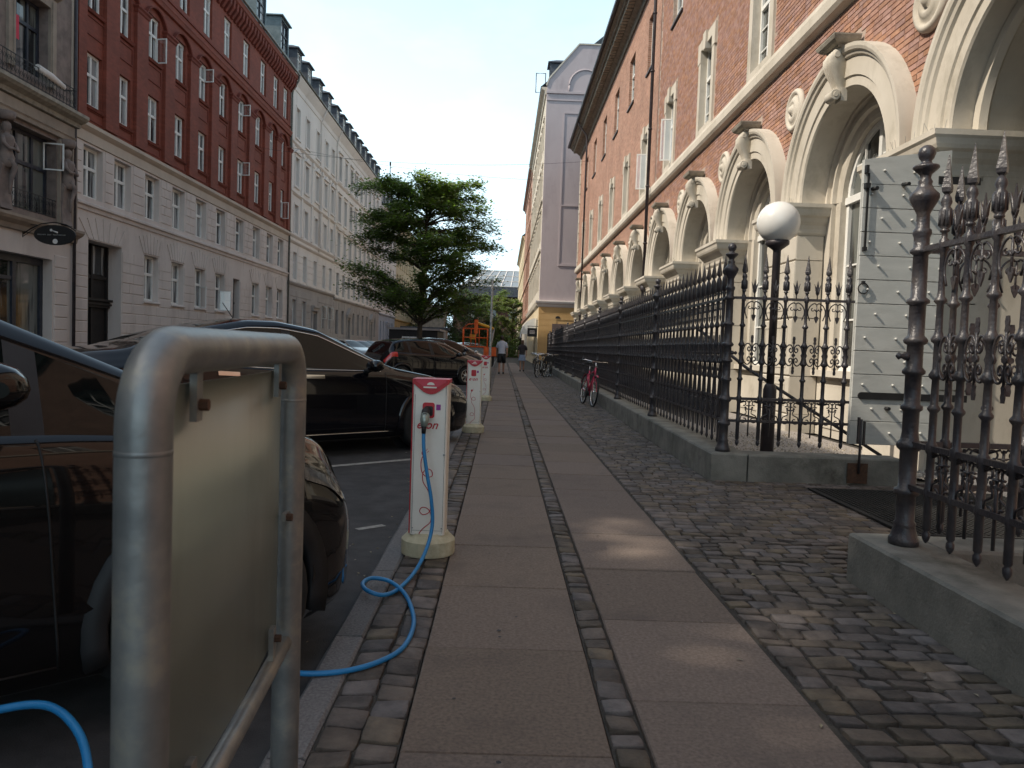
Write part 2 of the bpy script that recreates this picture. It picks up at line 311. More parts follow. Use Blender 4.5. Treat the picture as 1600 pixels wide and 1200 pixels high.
# kerb stones
ks=[]
for k in range(4):
    mb=MB(); l=.95; x0,x1=KX0,KX1-.004; rings=[]
    for q,yy in enumerate((0.004,.25,.5,.75,l-.004)):
        j=lambda a:R.uniform(-a,a)
        rings.append([(x0,yy,-.16),(x0+j(.003),yy,-.02),(x0+.015+j(.003),yy,-.003+j(.002)),(x1-.01,yy,j(.003)),(x1+j(.002),yy,-.01),(x1,yy,-.16)])
    mb.loft(rings,smooth=False); ks.append(mb.mesh('kerb_stone',M['kerb']))
kerb=MB().box(KX0+.01,KX1-.01,-40,230,-.28,-.15); kerb=structure('kerb',kerb,M['kerb'])
for n in range(-2,70): inst('kerb_stone',ks[n%4],kerb,(0,.3+.95*n,R.uniform(-.003,.002)))
# setts ----------------------------------------------------------
def sett_geo(w,l,rnd,h=.05,dome=.0028):
    """roughly squared stone with worn edges, centred, top near 0"""
    pts=[]; n=12
    base=[(-.5,-.5),(-.17,-.5),(.17,-.5),(.5,-.5),(.5,-.17),(.5,.17),(.5,.5),(.17,.5),(-.17,.5),(-.5,.5),(-.5,.17),(-.5,-.17)]
    for k,(a,b) in enumerate(base):
        c=.955 if k%3==0 else 1.0
        pts.append((a*w*c*(1+rnd.uniform(-.035,.02)),b*l*c*(1+rnd.uniform(-.045,.02))))
    t2=rnd.uniform(-.012,.012); t3=rnd.uniform(-.012,.012)
    r0=[(x,y,-h) for x,y in pts]; r1=[(x,y,-dome*2.2+x*t2+y*t3) for x,y in pts]; r2=[(x*.93,y*.92,-dome*.5+x*t2+y*t3+rnd.uniform(-.0008,.0008)) for x,y in pts]; r3=[(x*.5,y*.5,rnd.uniform(-.0015,.0015)) for x,y in pts]
    vs=r0+r1+r2+r3+[(0,0,rnd.uniform(-.002,.001))]
    fs=[]
    for q in (0,1,2):
        for j in range(12): k=(j+1)%12; fs.append((q*12+j,q*12+k,(q+1)*12+k,(q+1)*12+j))
    for j in range(12): fs.append((36+j,36+(j+1)%12,48))
    return vs,fs
def setts(parent_name,cells,limit=300):
    """cells: (x,y,w,l,rot) ; nearest -> parts, the rest joined"""
    base=bpy.data.objects.new(parent_name,None)
    cells=sorted(cells,key=lambda c:c[1]*c[1]+c[0]*c[0] if c[1]>1.7 else 1e6+c[1]**2)
    lib=[]
    for k in range(10):
        v,f=sett_geo(1,1,R)
        mb=MB(); mb.add(v,f,True); lib.append(mb.mesh('sett',M['sett_a'],False))
    return lib,cells
def build_setts(base,cells,limit):
    lib,cells=setts('x',cells)
    for c in cells[:limit]:
        x,y,w_,l_,rr=c
        o=inst('sett',lib[R.randrange(10)],base,(x,y,R.uniform(-.004,.001)),rr+R.choice((0,0,PI)))
        o.scale=(w_,l_,1)
    mb=MB()
    for c in cells[limit:]:
        x,y,w_,l_,rr=c; v,f=sett_geo(w_,l_,R); ca,sa=math.cos(rr),math.sin(rr); dz=R.uniform(-.004,.001)
        mb.add([(x+a*ca-b*sa,y+a*sa+b*ca,z+dz) for a,b,z in v],f,True)
    if mb.v:
        o=mb.build('sett',M['sett_b'],base,fix=False); o['kind']='stuff'
sb=MB().box(KX1-.002,A0-.004,-4,80,-.16,-.014); verge=structure('sett_verge',sb,M['joint'])
cells=[]
for r_ in range(2):
    xw=(A0-KX1)/2; xc=KX1+xw*(r_+.5); y=-1+R.uniform(0,.1)
    while y<46:
        l=R.uniform(.10,.155); cells.append((xc+R.uniform(-.004,.004),y+l/2,xw*R.uniform(.93,.97),l-.008,R.uniform(-.03,.03))); y+=l
build_setts(verge,cells,280)
sb=MB().box(A1+.002,B0-.002,-4,80,-.16,-.014); strip=structure('sett_strip',sb,M['joint'])
cells=[]; y=-1
while y<50:
    l=R.uniform(.085,.13); cells.append(((A1+B0)/2+R.uniform(-.003,.003),y+l/2,.108*R.uniform(.94,.99),l-.009,R.uniform(-.04,.04))); y+=l
build_setts(strip,cells,200)
sb=MB().box(B1+.004,2.6,-6,60,-.2,-.015).box(2.6,4.9,3.7,8.1,-.2,-.0155); court=structure('sett_pavement',sb,M['joint'])
cells=[]; y=.6; row=0
while y<44:
    l=R.uniform(.088,.112) ; x=B1+.01+R.uniform(0,.02); 
    xe=fx(y)-.17 if not (3.95<y<7.4) else 4.85
    if y<3.95: xe=2.0
    while x<xe-.04:
        w_=R.uniform(.11,.175)
        if x+w_>xe: w_=xe-x
        wob=.02*math.sin(x*3+row*.15)
        cells.append((x+w_/2,y+l/2+wob,w_-.008,l-.008,R.uniform(-.03,.03))); x+=w_
    y+=l; row+=1
build_setts(court,cells,300)
# bay lines: worn white paint
ln=MB(); ux,uy=.755,.656
def strip_line(x0,y0,L_,w_=.10):
    px,py=-uy*w_/2,ux*w_/2
    pts=[(x0+px,y0+py,-.056),(x0-px,y0-py,-.056),(x0-L_*ux-px,y0-L_*uy-py,-.056),(x0-L_*ux+px,y0-L_*uy+py,-.056)]
    ln.add(pts,[(0,1,2,3)])
for n in range(0,16): strip_line(-.72,8.72+3.3*n,4.9)
strip_line(-.80,5.35,.22,.06)
structure('bay_markings',ln,M['line'])
# gravel bed behind the fences
gb=MB()
gb.add([(2.2,7.7,.02),(4.95,7.9,.02),(4.95,54,.02),(2.9,54,.02)],[(0,1,2,3)]); gb.add([(2.2,-6,.02),(4.95,-6,.02),(4.95,3.9,.02),(2.2,3.9,.02)],[(0,1,2,3)])
for k in range(4200):
    if k<2600: x=R.uniform(2.4,4.8);y=R.uniform(7.75,12)
    else: x=R.uniform(2.3,4.8);y=R.uniform(1,3.85)
    s=R.uniform(.010,.024); a=R.uniform(0,PI); z=.02
    gb.add([(x+s*math.cos(a+q*PI/2)*R.uniform(.7,1.2),y+s*math.sin(a+q*PI/2)*R.uniform(.7,1.2),z) for q in range(4)]+[(x,y,z+s*R.uniform(.6,1))],[(0,1,4),(1,2,4),(2,3,4),(3,0,4)])
g=gb.build('gravel',M['gravel'],fix=False); g['kind']='stuff'
# dry leaves and litter near the kerb
lb=MB()
for k in range(60):
    if k<26: x=KX0-abs(R.gauss(0,.12))-.02;y=R.uniform(3.2,9);z=-.055
    elif k<44: x=R.uniform(.6,2.0);y=R.uniform(2,7);z=.004
    else: x=R.uniform(2.2,2.9); y=R.uniform(6.6,7.3); z=.004
    s=R.uniform(.008,.02);a=R.uniform(0,6)
    lb.add([(x+s*math.cos(a),y+s*math.sin(a),z),(x-s*.4*math.sin(a),y+s*.4*math.cos(a),z+.004),(x-s*math.cos(a),y-s*math.sin(a),z),(x+s*.4*math.sin(a),y-s*.4*math.cos(a),z+.003)],[(0,1,2,3)])
o=lb.build('litter',pm('dry_leaf',(.16,.12,.07),(.36,.31,.22),40,.9,island=.4),fix=False); o['kind']='stuff'
# gum spots on the slabs
gs=MB()
for k in range(34):
    x=R.choice((R.uniform(A0,A1),R.uniform(B0,B1)));y=R.uniform(1.9,7);r_=R.uniform(.006,.014)
    gs.add([(x+r_*R.uniform(.6,1)*math.cos(q),y+r_*R.uniform(.6,1)*math.sin(q)*.8,.0045) for q in [i*PI/4 for i in range(8)]],[tuple(range(8))])
o=gs.build('gum_spots',M['black'],fix=False); o['kind']='stuff'
# doormat
mt=thing('doormat','black perforated rubber mat lying on the setts at the gateway','doormat',(2.93,5.25,.006))
mb=MB(); W_,L_=1.9,1.8; p_=.045; nx=int(W_/p_); ny=int(L_/p_)
mb2=MB().box(0,W_,0,.03,0,.014).box(0,W_,L_-.03,L_,0,.014).box(0,.03,.03,L_-.03,0,.014).box(W_-.03,W_,.03,L_-.03,0,.014); mb2.build('border',M['mat'],mt)
for i in range(1,nx): mb.box(i*p_-.006,i*p_+.006,.03,L_-.03,0,.012)
for j in range(1,ny): mb.box(.03,W_-.03,j*p_-.006,j*p_+.006,0,.0115)
mb.box(.01,W_-.01,.01,L_-.01,-.004,.002)
mb.build('grid',M['mat'],mt)
# ================================================================ BUILDING HELPERS
WC={}
def broot(name,label,cat,loc,group=None):
    o=thing(name,label,cat,loc,0,group); WC[o.name]=Vector(loc); return o
_put=put
def put(o,parent=None,loc=None,rz=None,rot=None,scale=None):
    _put(o,parent,loc,rz,rot,scale)
    if parent is not None and parent.name in WC: o.matrix_parent_inverse=Matrix.Translation(-WC[parent.name])
    return o
def holed_wall(mb,x,y0,y1,z0,z1,holes,depth,s):
    """wall in plane x, reveals going by depth towards -s (s=+1: faces +x)"""
    ys=sorted({y0,y1,*[h[0] for h in holes],*[h[1] for h in holes]}); zs=sorted({z0,z1,*[h[2] for h in holes],*[h[3] for h in holes]})
    ys=[y for y in ys if y0<=y<=y1]; zs=[z for z in zs if z0<=z<=z1]
    def inh(y,z): return any(h[0]<y<h[1] and h[2]<z<h[3] for h in holes)
    idx={}
    def V(y,z):
        k=(round(y,5),round(z,5))
        if k not in idx: idx[k]=len(mb.v); mb.v.append((x,y,z))
        return idx[k]
    for i in range(len(ys)-1):
        j=0
        while j<len(zs)-1:
            if inh((ys[i]+ys[i+1])/2,(zs[j]+zs[j+1])/2): j+=1; continue
            k=j
            while k+1<len(zs)-1 and not inh((ys[i]+ys[i+1])/2,(zs[k+1]+zs[k+2])/2): k+=1
            q=(V(ys[i],zs[j]),V(ys[i+1],zs[j]),V(ys[i+1],zs[k+1]),V(ys[i],zs[k+1]))
            mb.f.append(q if s>0 else q[::-1]); mb.sm.append(False); j=k+1
    xb=x-s*depth
    for a,b,c,d_ in holes:
        fs=[(0,4,5,1),(1,5,6,2),(2,6,7,3),(3,7,4,0)]
        if s<0: fs=[f[::-1] for f in fs]
        mb.add([(x,a,c),(x,b,c),(x,b,d_),(x,a,d_),(xb,a,c),(xb,b,c),(xb,b,d_),(xb,a,d_)],fs)
_wc={}
def window_mesh(w,h,fm,style='cross',pm_=None,bar=.05,tr=.64):
    k=(round(w,3),round(h,3),fm.name,style,bar,tr)
    if k in _wc: return _wc[k]
    f=MB(); d0,d1=0,.07; t=bar*1.1
    hw=w/2
    if style=='arch':
        r=h-tr*h  # curved top, semi ellipse from springing
        zs_=tr*h; n=14
        out_=[(hw*math.cos(PI*i/n),zs_+(h-zs_)*math.sin(PI*i/n)) for i in range(n+1)]
        inn=[((hw-t)*math.cos(PI*i/n),zs_+(h-zs_-t)*math.sin(PI*i/n)) for i in range(n+1)]
        o_=[(hw,0)]+out_+[(-hw,0)]; i_=[(hw-t,t)]+inn+[(-hw+t,t)]
        rings=[]
        for (a,b),(c,e) in zip(o_,i_): rings.append([(a,d0,b),(c,d0,e),(c,d1,e),(a,d1,b)])
        f.loft(rings,True,True); f.box(-hw,hw,d0,d1,0,t)
        f.box(-hw,hw,-.03,d1,zs_-.05,zs_+.06); f.box(-t*.55,t*.55,-.012,d1,0,h-t*.3)
        for zz in (zs_*.30,zs_*.62): f.box(-hw+t,hw-t,.015,.045,zz-.014,zz+.014)
        f.box(-hw*.5-.012,-hw*.5+.012,.015,.045,zs_,zs_+(h-zs_)*.80); f.box(hw*.5-.012,hw*.5+.012,.015,.045,zs_,zs_+(h-zs_)*.80)
        f.box(-hw+t,hw-t,.015,.045,zs_+.5*(h-zs_)-.012,zs_+.5*(h-zs_)+.012)
        pv=[(hw-t*.6,.05,t*.5)]+[((hw-t*.6)*math.cos(PI*i/n),.05,zs_+(h-zs_-t*.6)*math.sin(PI*i/n)) for i in range(n+1)]+[(-hw+t*.6,.05,t*.5)]
        p=MB().add(pv,[tuple(range(len(pv)))])
    else:
        f.box(-hw,-hw+t,d0,d1,0,h).box(hw-t,hw,d0,d1,0,h).box(-hw+t,hw-t,d0,d1,0,t).box(-hw+t,hw-t,d0,d1,h-t,h)
        zt=tr*h
        if style in('cross','bars','three','lunette'):
            f.box(-hw+t,hw-t,-.01,d1,zt-bar*.6,zt+bar*.6)
        if style=='three':
            for q in (-1,1): f.box(q*hw*.33-bar*.5,q*hw*.33+bar*.5,-.004,d1,t,zt-bar*.6).box(q*hw*.33-bar*.5,q*hw*.33+bar*.5,-.004,d1,zt+bar*.6,h-t)
        else:
            f.box(-bar*.55,bar*.55,-.004,d1,t,zt-bar*.6).box(-bar*.55,bar*.55,-.004,d1,zt+bar*.6,h-t)
        if style=='bars':
            for zz in (zt*.33,zt*.67): f.box(-hw+t,-bar*.55,.02,.045,zz-.012,zz+.012).box(bar*.55,hw-t,.02,.045,zz-.012,zz+.012)
        if style=='lunette':
            n=8; c=[]
            for sx in (-1,1):
                pts=[(sx*hw,h)]+[(sx*hw*math.cos(PI/2*i/n),h-.32*hw+ .32*hw*math.sin(PI/2*i/n)-.005) for i in range(n+1)]
                f.prism(pts,'y',-.02,d1)
        p=MB().add([(-hw+t*.5,.05,t*.5),(hw-t*.5,.05,t*.5),(hw-t*.5,.05,h-t*.5),(-hw+t*.5,.05,h-t*.5)],[(0,1,2,3)])
    _wc[k]=(f.mesh('window',fm),p.mesh('pane',pm_ or M['pane'],False),); return _wc[k]
def win(parent,x,y,z,s,w,h,fm,style='cross',name='window',pm_=None,bar=.05,tr=.64,curtain=False):
    a,b=window_mesh(w,h,fm,style,pm_,bar,tr)
    o=inst_w(name,a,parent,(x,y,z),PI/2 if s>0 else -PI/2); inst_w('pane',b,o,(0,0,0),0); return o
def inst_w(name,me,parent,loc,rz): 
    o=bpy.data.objects.new(name,me); return put(o,parent,loc,rz)
def casement(parent,w,h,fm,hinge,ang=1.2,z0=0):
    """open sash, hinged at x=hinge on its window; local to the window"""
    f=MB(); t=.04; s=1 if hinge<0 else -1
    f.box(0,s*w,0,.035,0,t).box(0,s*w,0,.035,h-t,h).box(0,s*t,.0,.035,t,h-t).box(s*(w-t),s*w,0,.035,t,h-t)
    MB().add([(s*t,.018,t),(s*(w-t),.018,t),(s*(w-t),.018,h-t),(s*t,.018,h-t)],[(0,1,2,3)]).build('sash_glass',M['clear'],parent,(hinge,-.01,z0),-s*ang,fix=False)
    return f.build('open_sash',fm,parent,(hinge,-.01,z0),-s*ang)
_bm={}
def block(parent,x,y0,y1,z0,z1,s,mat,proud=.03,name='stone_block',ch=.022):
    k=(round(y1-y0,3),round(z1-z0,3),mat.name,proud,s,ch)
    if k not in _bm:
        W_,H_=y1-y0,z1-z0; mb=MB()
        def ring(i,p): return [(s*p,i,i),(s*p,W_-i,i),(s*p,W_-i,H_-i),(s*p,i,H_-i)]
        mb.loft([ring(.006,-.01),ring(.006,proud-ch),ring(.006+ch,proud)]); _bm[k]=mb.mesh(name,mat)
    return inst_w(name,_bm[k],parent,(x,y0,z0),0)
def extrude_y(mb,prof,y0,y1):
    """prof: list of (x,z)"""
    return mb.prism([(a,b) for a,b in prof],'y',y0,y1)
# ================================================================ BRICK BUILDING WITH ARCHES (sunny side)
XA=4.80; XW=4.94; P=4.15; C0=11.10; RI=1.38; RO=1.95; ZS=3.75; YE=52.2; ZT=15.0
bb=broot('brick_building','long red brick building with a row of cream stone arches behind the iron fence','building',(5.2,30,0))
arches=[C0+P*k for k in range(-1,10)]
def box_part(name,mat,*bx,parent=bb,**k):
    mb=MB()
    for b in bx: mb.box(*b)
    return mb.build(name,mat,parent,**k)
W2W,W2Z0,W2Z1=1.06,7.02,9.10          # 2nd floor opening
W3W,W3Z0,W3Z1=1.30,11.35,13.35
YS0=-6.0
# mortar / far brick wall, zone 1 with arch cut-outs
def arch_zone(mb,c,y0,y1,z0,z1,x,r):
    n=24; V0=len(mb.v)
    pts=[];ex=[]
    for i in range(n+1):
        a=PI*i/n; ca,sa=math.cos(a),math.sin(a); pts.append((c+r*ca,ZS+r*sa))
        tx=(y1-c)/ca if ca>1e-6 else ((y0-c)/ca if ca<-1e-6 else 1e9); tz=(z1-ZS)/sa if sa>1e-6 else 1e9
        t=min(tx,tz); ex.append((c+t*ca,ZS+t*sa))
    corners=[(y1,z1),(y0,z1)]
    for i in range(n):
        q=[pts[i],pts[i+1],ex[i+1],ex[i]]
        for cy,cz in corners:
            if (abs(ex[i][0]-cy)<1e-4 and abs(ex[i+1][1]-cz)<1e-4 and abs(ex[i][1]-cz)>1e-4 and abs(ex[i+1][0]-cy)>1e-4) or (abs(ex[i][1]-cz)<1e-4 and abs(ex[i+1][0]-cy)<1e-4 and abs(ex[i][0]-cy)>1e-4 and abs(ex[i+1][1]-cz)>1e-4):
                q=[pts[i],pts[i+1],ex[i+1],(cy,cz),ex[i]]
        mb.add([(x,a,b) for a,b in q],[tuple(range(len(q)))])
near=MB(); far=MB(); YN=26.0
for c in arches:
    mb=near if c<YN-1 else far
    arch_zone(mb,c,c-P/2,c+P/2,ZS,6.55,XW,RI+.25)
YLAST=arches[-1]+P/2
far.add([(XW,YLAST,0),(XW,YE,0),(XW,YE,6.55),(XW,YLAST,6.55)],[(0,1,2,3)])
ya=arches[0]-P/2
behind=MB(); behind.add([(XW,YS0,0),(XW,ya,0),(XW,ya,6.55),(XW,YS0,6.55)],[(0,1,2,3)])
upc=[C0+P*k for k in range(-4,10)]
holes=[(c-W2W/2,c+W2W/2,W2Z0,W2Z1) for c in upc]+[(c-W3W/2-.3,c+W3W/2-.3,W3Z0,W3Z1) for c in upc]
holes=[h for h in holes if h[0]>YS0+.1 and h[1]<YE-.1]
ysplit=C0+P*3+P/2   # 25.6
holed_wall(near,XW,ya,ysplit,6.55,ZT,[h for h in holes if ya<h[0]<ysplit],.34,-1)
holed_wall(far,XW,ysplit,YE,6.55,ZT,[h for h in holes if h[0]>ysplit],.34,-1)
holed_wall(behind,XW,YS0,ya,6.55,ZT,[h for h in holes if h[0]<ya],.34,-1)
near.build('mortar_wall',M['mortar'],bb,fix=False)
far.build('brick_wall',M['brickwall'],bb,fix=False); behind.build('brick_wall',M['brickwall'],bb,fix=False)
box_part('side_wall',M['brickwall'],(XW+.004,14,YE,YE+.02,0,ZT),(XW+.004,14,YS0-.02,YS0,0,ZT),(13.9,14,YS0,YE,0,ZT))
# individual bricks
BH,BL,J=.0760,.240,.011
bricks=[]
def blocked(y,z,hl,hh):
    if z-hh<ZS+.03 and True: return True
    for c in arches:
        dy=max(0,abs(y-c)-hl*.2); dz=z-ZS
        if math.hypot(dy,dz)<RO-.03: return True
        if abs(y-c)<.34 and 5.45<z<5.95: return True
        if math.hypot(y-c-P/2,z-5.50)<.30: return True
    if 6.46-hh<z<6.86+hh: return True
    for h in holes:
        m_=.02
        if h[2]==W2Z0:
            if h[0]-.24-hl<y<h[1]+.24+hl and h[2]-.3<z<h[3]+.30+hh: return True
        elif h[0]-hl-m_<y<h[1]+hl+m_ and h[2]-hh-.07<z<h[3]+hh: return True
    return False
row=0; z=ZS+.05
zmaxv=lambda y: 1.24+ (y*0+ (575/1180)*y)+.6
while z<ZT-.9:
    hm=ysplit-.05
    y=ya+ (0 if row%2 else BL/2) +R.uniform(-.01,.01)
    while y<hm:
        L_=BL if R.random()<.8 else BL/2
        yc=y+L_/2
        if y+L_<hm and z<zmaxv(y) and not blocked(yc,z,L_/2,BH/2) : bricks.append((yc,z,L_))
        elif y+L_<hm and z<zmaxv(y):
            yc2=y+L_/4
            for q in (.25,.75):
                yy=y+L_*q
                if not blocked(yy,z,L_/4-.004,BH/2): bricks.append((yy,z,L_/2))
        y+=L_
    z+=BH; row+=1
bricks.sort(key=lambda b:b[0]**2+(b[1]-1.2)**2+ (0 if b[0]>6.3 else 1000))
def brick_geo(l):
    l-=J;h=BH-J;p=.010; c=.003
    def ring(i,pp): return [(-pp,-l/2+i,-h/2+i),(-pp,l/2-i,-h/2+i),(-pp,l/2-i,h/2-i),(-pp,-l/2+i,h/2-i)]
    return MB().loft([ring(0,-.004),ring(0,p-c),ring(c,p)])
bme={BL:brick_geo(BL).mesh('brick',M['brick_a']),BL/2:brick_geo(BL/2).mesh('brick',M['brick_a'])}
for yc,z,L_ in bricks[:300]:
    o=inst_w('brick',bme.get(L_) or bme.setdefault(L_,brick_geo(L_).mesh('brick',M['brick_a'])),bb,(XW+R.uniform(-.002,.003),yc,z),R.uniform(-.01,.01))
gm={}
mb=MB()
for yc,z,L_ in bricks[300:]:
    g_=gm.setdefault(L_,brick_geo(L_)); dx=R.uniform(-.002,.003)
    mb.add([(XW+dx+a,yc+b,z+c) for a,b,c in g_.v],[f for f in g_.f if len(f)==4 and f!=(3,2,1,0)])
o=mb.build('brick',M['brick_b'],bb,fix=False); o['kind']='stuff'
print('bricks',len(bricks))
# band course, string below eaves
mb=MB(); extrude_y(mb,[(XW+.02,6.46),(XA+.02,6.50),(XA-.02,6.56),(XA-.02,6.72),(XA+.01,6.82),(XW+.02,6.84)],YS0,YE+.05); mb.build('string_course',M['stone'],bb)
# cornice with dentils, gutter, roof
mb=MB(); extrude_y(mb,[(XW+.02,14.3),(XW-.06,14.3),(XW-.10,14.5),(XW-.28,14.62),(XW-.28,14.66),(XW+.02,14.66)],YS0,YE+.1)
extrude_y(mb,[(XW+.02,14.86),(XW-.62,14.86),(XW-.66,14.95),(XW-.78,15.02),(XW-.78,15.10),(XW+.02,15.10)],YS0,YE+.35); mb.build('cornice',M['stone_d'],bb)
dm=MB().box(0,.50,0,.20,0,.20).mesh('dentil',M['stone_d'])
y=8.; nd=0
mbs=MB()
while y<YE:
    if 16<y and nd<150: inst_w('dentil',dm,bb,(XW-.55,y,14.66),0); nd+=1
    else: mbs.box(XW-.55,XW-.05,y,y+.20,14.66,14.86)
    y+=.30 if y>16 else .6
mbs.build('dentil',M['stone_d'],bb)['kind']='stuff'
mb=MB(); mb.tube([(XW-.86,YS0,15.12),(XW-.86,YE+.35,15.12)],.09,8); mb.build('gutter',M['darkpipe'],bb)
mb=MB(); mb.add([(XW-.80,YS0,15.12),(XW-.80,YE+.35,15.12),(9.5,YE+.35,19.0),(9.5,YS0,19.0),(14,YE+.35,15.1),(14,YS0,15.1)],[(0,1,2,3),(3,2,4,5),(1,4,2),(0,3,5)]); mb.build('roof',M['slate'],bb)
# upper windows
for c in upc:
    if not(YS0+1.2<c<YE-.9): continue
    a,b=c-W2W/2,c+W2W/2; t=.20; xf=XW-.05
    if c>6:
        mb=MB()
        mb.box(xf,XW+.30,a-t,a+.012,6.846,W2Z1-.30).box(xf,XW+.30,b-.012,b+t,6.846,W2Z1-.30)
        mb.box(xf-.012,XW+.30,a-t-.07,a+.012,W2Z1-.30,W2Z1-.012).box(xf-.012,XW+.30,b-.012,b+t+.07,W2Z1-.30,W2Z1-.012).box(xf-.012,XW+.30,a-t-.07,b+t+.07,W2Z1-.012,W2Z1+.22)
        mb.box(xf,XW+.30,a+.012,b-.012,6.85,W2Z0+.012)
        mb.prism([(c-.11,W2Z1-.16),(c+.11,W2Z1-.16),(c+.15,W2Z1+.27),(c-.15,W2Z1+.27)],'x',xf-.07,XW+.2)
        mb.build('window_surround',M['stone'],bb)
    o=win(bb,XW+.12,c,W2Z0,-1,W2W,W2Z1-W2Z0,M['white'],'bars',tr=.62,bar=.07,pm_=M['pane_flat'])
    if abs(c-(C0+3*P))<.1 or abs(c-(C0+4*P))<.1:
        casement(o,.50,1.25,M['white'],.50,1.35,.05); 
    c3=c-.3
    o=win(bb,XW+.12,c3,W3Z0,-1,W3W,W3Z1-W3Z0,M['white'],'bars',tr=.66,bar=.06,pm_=M['pane_flat'])
    if c>6: box_part('sill',M['darkpipe'],(XW-.06,XW+.05,c3-W3W/2-.08,c3+W3W/2+.08,W3Z0-.06,W3Z0+.004))
# quoins at the far corner
for i in range(24):
    l=.42 if i%2 else .24; z0=6.9+i*.33
    if z0<14.1: block(bb,XW-.002,YE-l,YE+.03,z0,z0+.32,-1,M['stone'],.05,'quoin',.01)
# arches ---------------------------------------------------------
def arc_lathe(mb,prof,c,zc,n=28,a0=0,a1=PI,smooth=True):
    rings=[[(x,c+r*math.cos(a0+(a1-a0)*i/n),zc+r*math.sin(a0+(a1-a0)*i/n)) for r,x in prof] for i in range(n+1)]
    m_=len(prof); vs=[p for r in rings for p in r]; fs=[]
    for i in range(n):
        for j in range(m_-1): fs.append((i*m_+j,(i+1)*m_+j,(i+1)*m_+j+1,i*m_+j+1))
    # split vertices for crisp edges between profile segments
    for j in range(m_-1):
        vs2=[];f2=[]
        for i in range(n+1): vs2+= [rings[i][j],rings[i][j+1]]
        for i in range(n): f2.append((2*i,2*i+2,2*i+3,2*i+1))
        mb.add(vs2,f2,smooth)
    return mb
DEEP=.42; XI=XA+DEEP
prof=[(RI,XI),(RI,XA+.03),(RI+.02,XA+.005),(RI+.14,XA+.005),(RI+.155,XA-.02),(RI+.40,XA-.02),(RI+.42,XA-.055),(RI+.46,XA-.07),(RI+.48,XA-.10),(RI+.52,XA-.115),(RO,XA-.115),(RO,XW+.02)]
# inner ring around the window
RW=1.02
prof2=[(RI+.0,XI-.002),(RI-.05,XI),(RI-.06,XI+.06),(RI-.13,XI+.07),(RI-.15,XI+.03),(RI-.20,XI+.03),(RI-.22,XI+.09),(RW+.05,XI+.10),(RW,XI+.12),(RW,XI+.26)]
def mesh_arc(name,pf,mat,n=32): 
    mb=MB(); arc_lathe(mb,pf,0,0,n); return mb.mesh(name,mat,True)
me_arch=mesh_arc('archivolt',prof,M['stone']); me_in=mesh_arc('inner_arch',prof2,M['stone'])
# keystone scroll (console)
def keystone_mesh():
    mb=MB(); rings=[]
    pf=[(0,.12,.17),(.06,.22,.17),(.16,.285,.165),(.27,.285,.155),(.38,.235,.135),(.50,.165,.115),(.60,.125,.105),(.68,.125,.105)]
    fine=[]
    for i in range(len(pf)-1):
        for k in range(3):
            t=k/3; t=t*t*(3-2*t)*.3+t*.7; fine.append(tuple(pf[i][q]+(pf[i+1][q]-pf[i][q])*t for q in range(3)))
    fine.append(pf[-1])
    n=25
    for t_,o_,wd in fine:
        ring=[]
        for j in range(n):
            u=-1+2*j/(n-1); fl=.030*abs(math.sin(u*PI*2.0))**.7
            ring.append((-o_-.0+ (.030-fl) +.03*(abs(u)**10),u*wd,-t_))
        ring+= [(.05,wd,-t_),(.05,-wd,-t_)]
        rings.append(ring)
    mb.loft(rings,True,True,smooth=True)
    def vol(y0,y1,c,r): mb.tube([(c[0],y0,c[1]),(c[0],y0+.01,c[1]),(c[0],(y0+y1)/2,c[1]),(c[0],y1-.01,c[1]),(c[0],y1,c[1])],[r*.86,r,r*.9,r,r*.86],16)
    vol(-.13,.13,(-.145,-.715),.085); vol(-.145,.145,(-.145,-.715),.040)
    vol(-.185,.185,(-.17,-.13),.05)
    mb.box(-.05,.05,-.11,.11,-.80,-.60)
    return mb.mesh('keystone',M['stone'])
me_key=keystone_mesh()
mb=MB()
cap=[(0,.20,.22),(.03,.20,.23),(.05,.26,.29),(.09,.31,.34),(.14,.33,.37),(.16,.33,.37)]
mb.loft([[(-o_,-w_,z_),(.12,-w_,z_),(.12,w_,z_),(-o_,w_,z_)] for z_,o_,w_ in cap]); me_kcap=mb.mesh('keystone_cap',M['stone_d'])
# roundel
mb=MB()
rp_=[(0.36,.0),(.36,.05),(.33,.085),(.29,.09),(.27,.06),(.24,.055),(.20,.09),(.15,.115),(.12,.10),(.10,.085),(.07,.12),(.04,.15),(0.001,.155)]
mb.loft([[( -z_,r_*math.cos(2*PI*j/28),r_*math.sin(2*PI*j/28)) for j in range(28)] for r_,z_ in rp_],True,True,True)
me_round=mb.mesh('roundel',M['stone'])
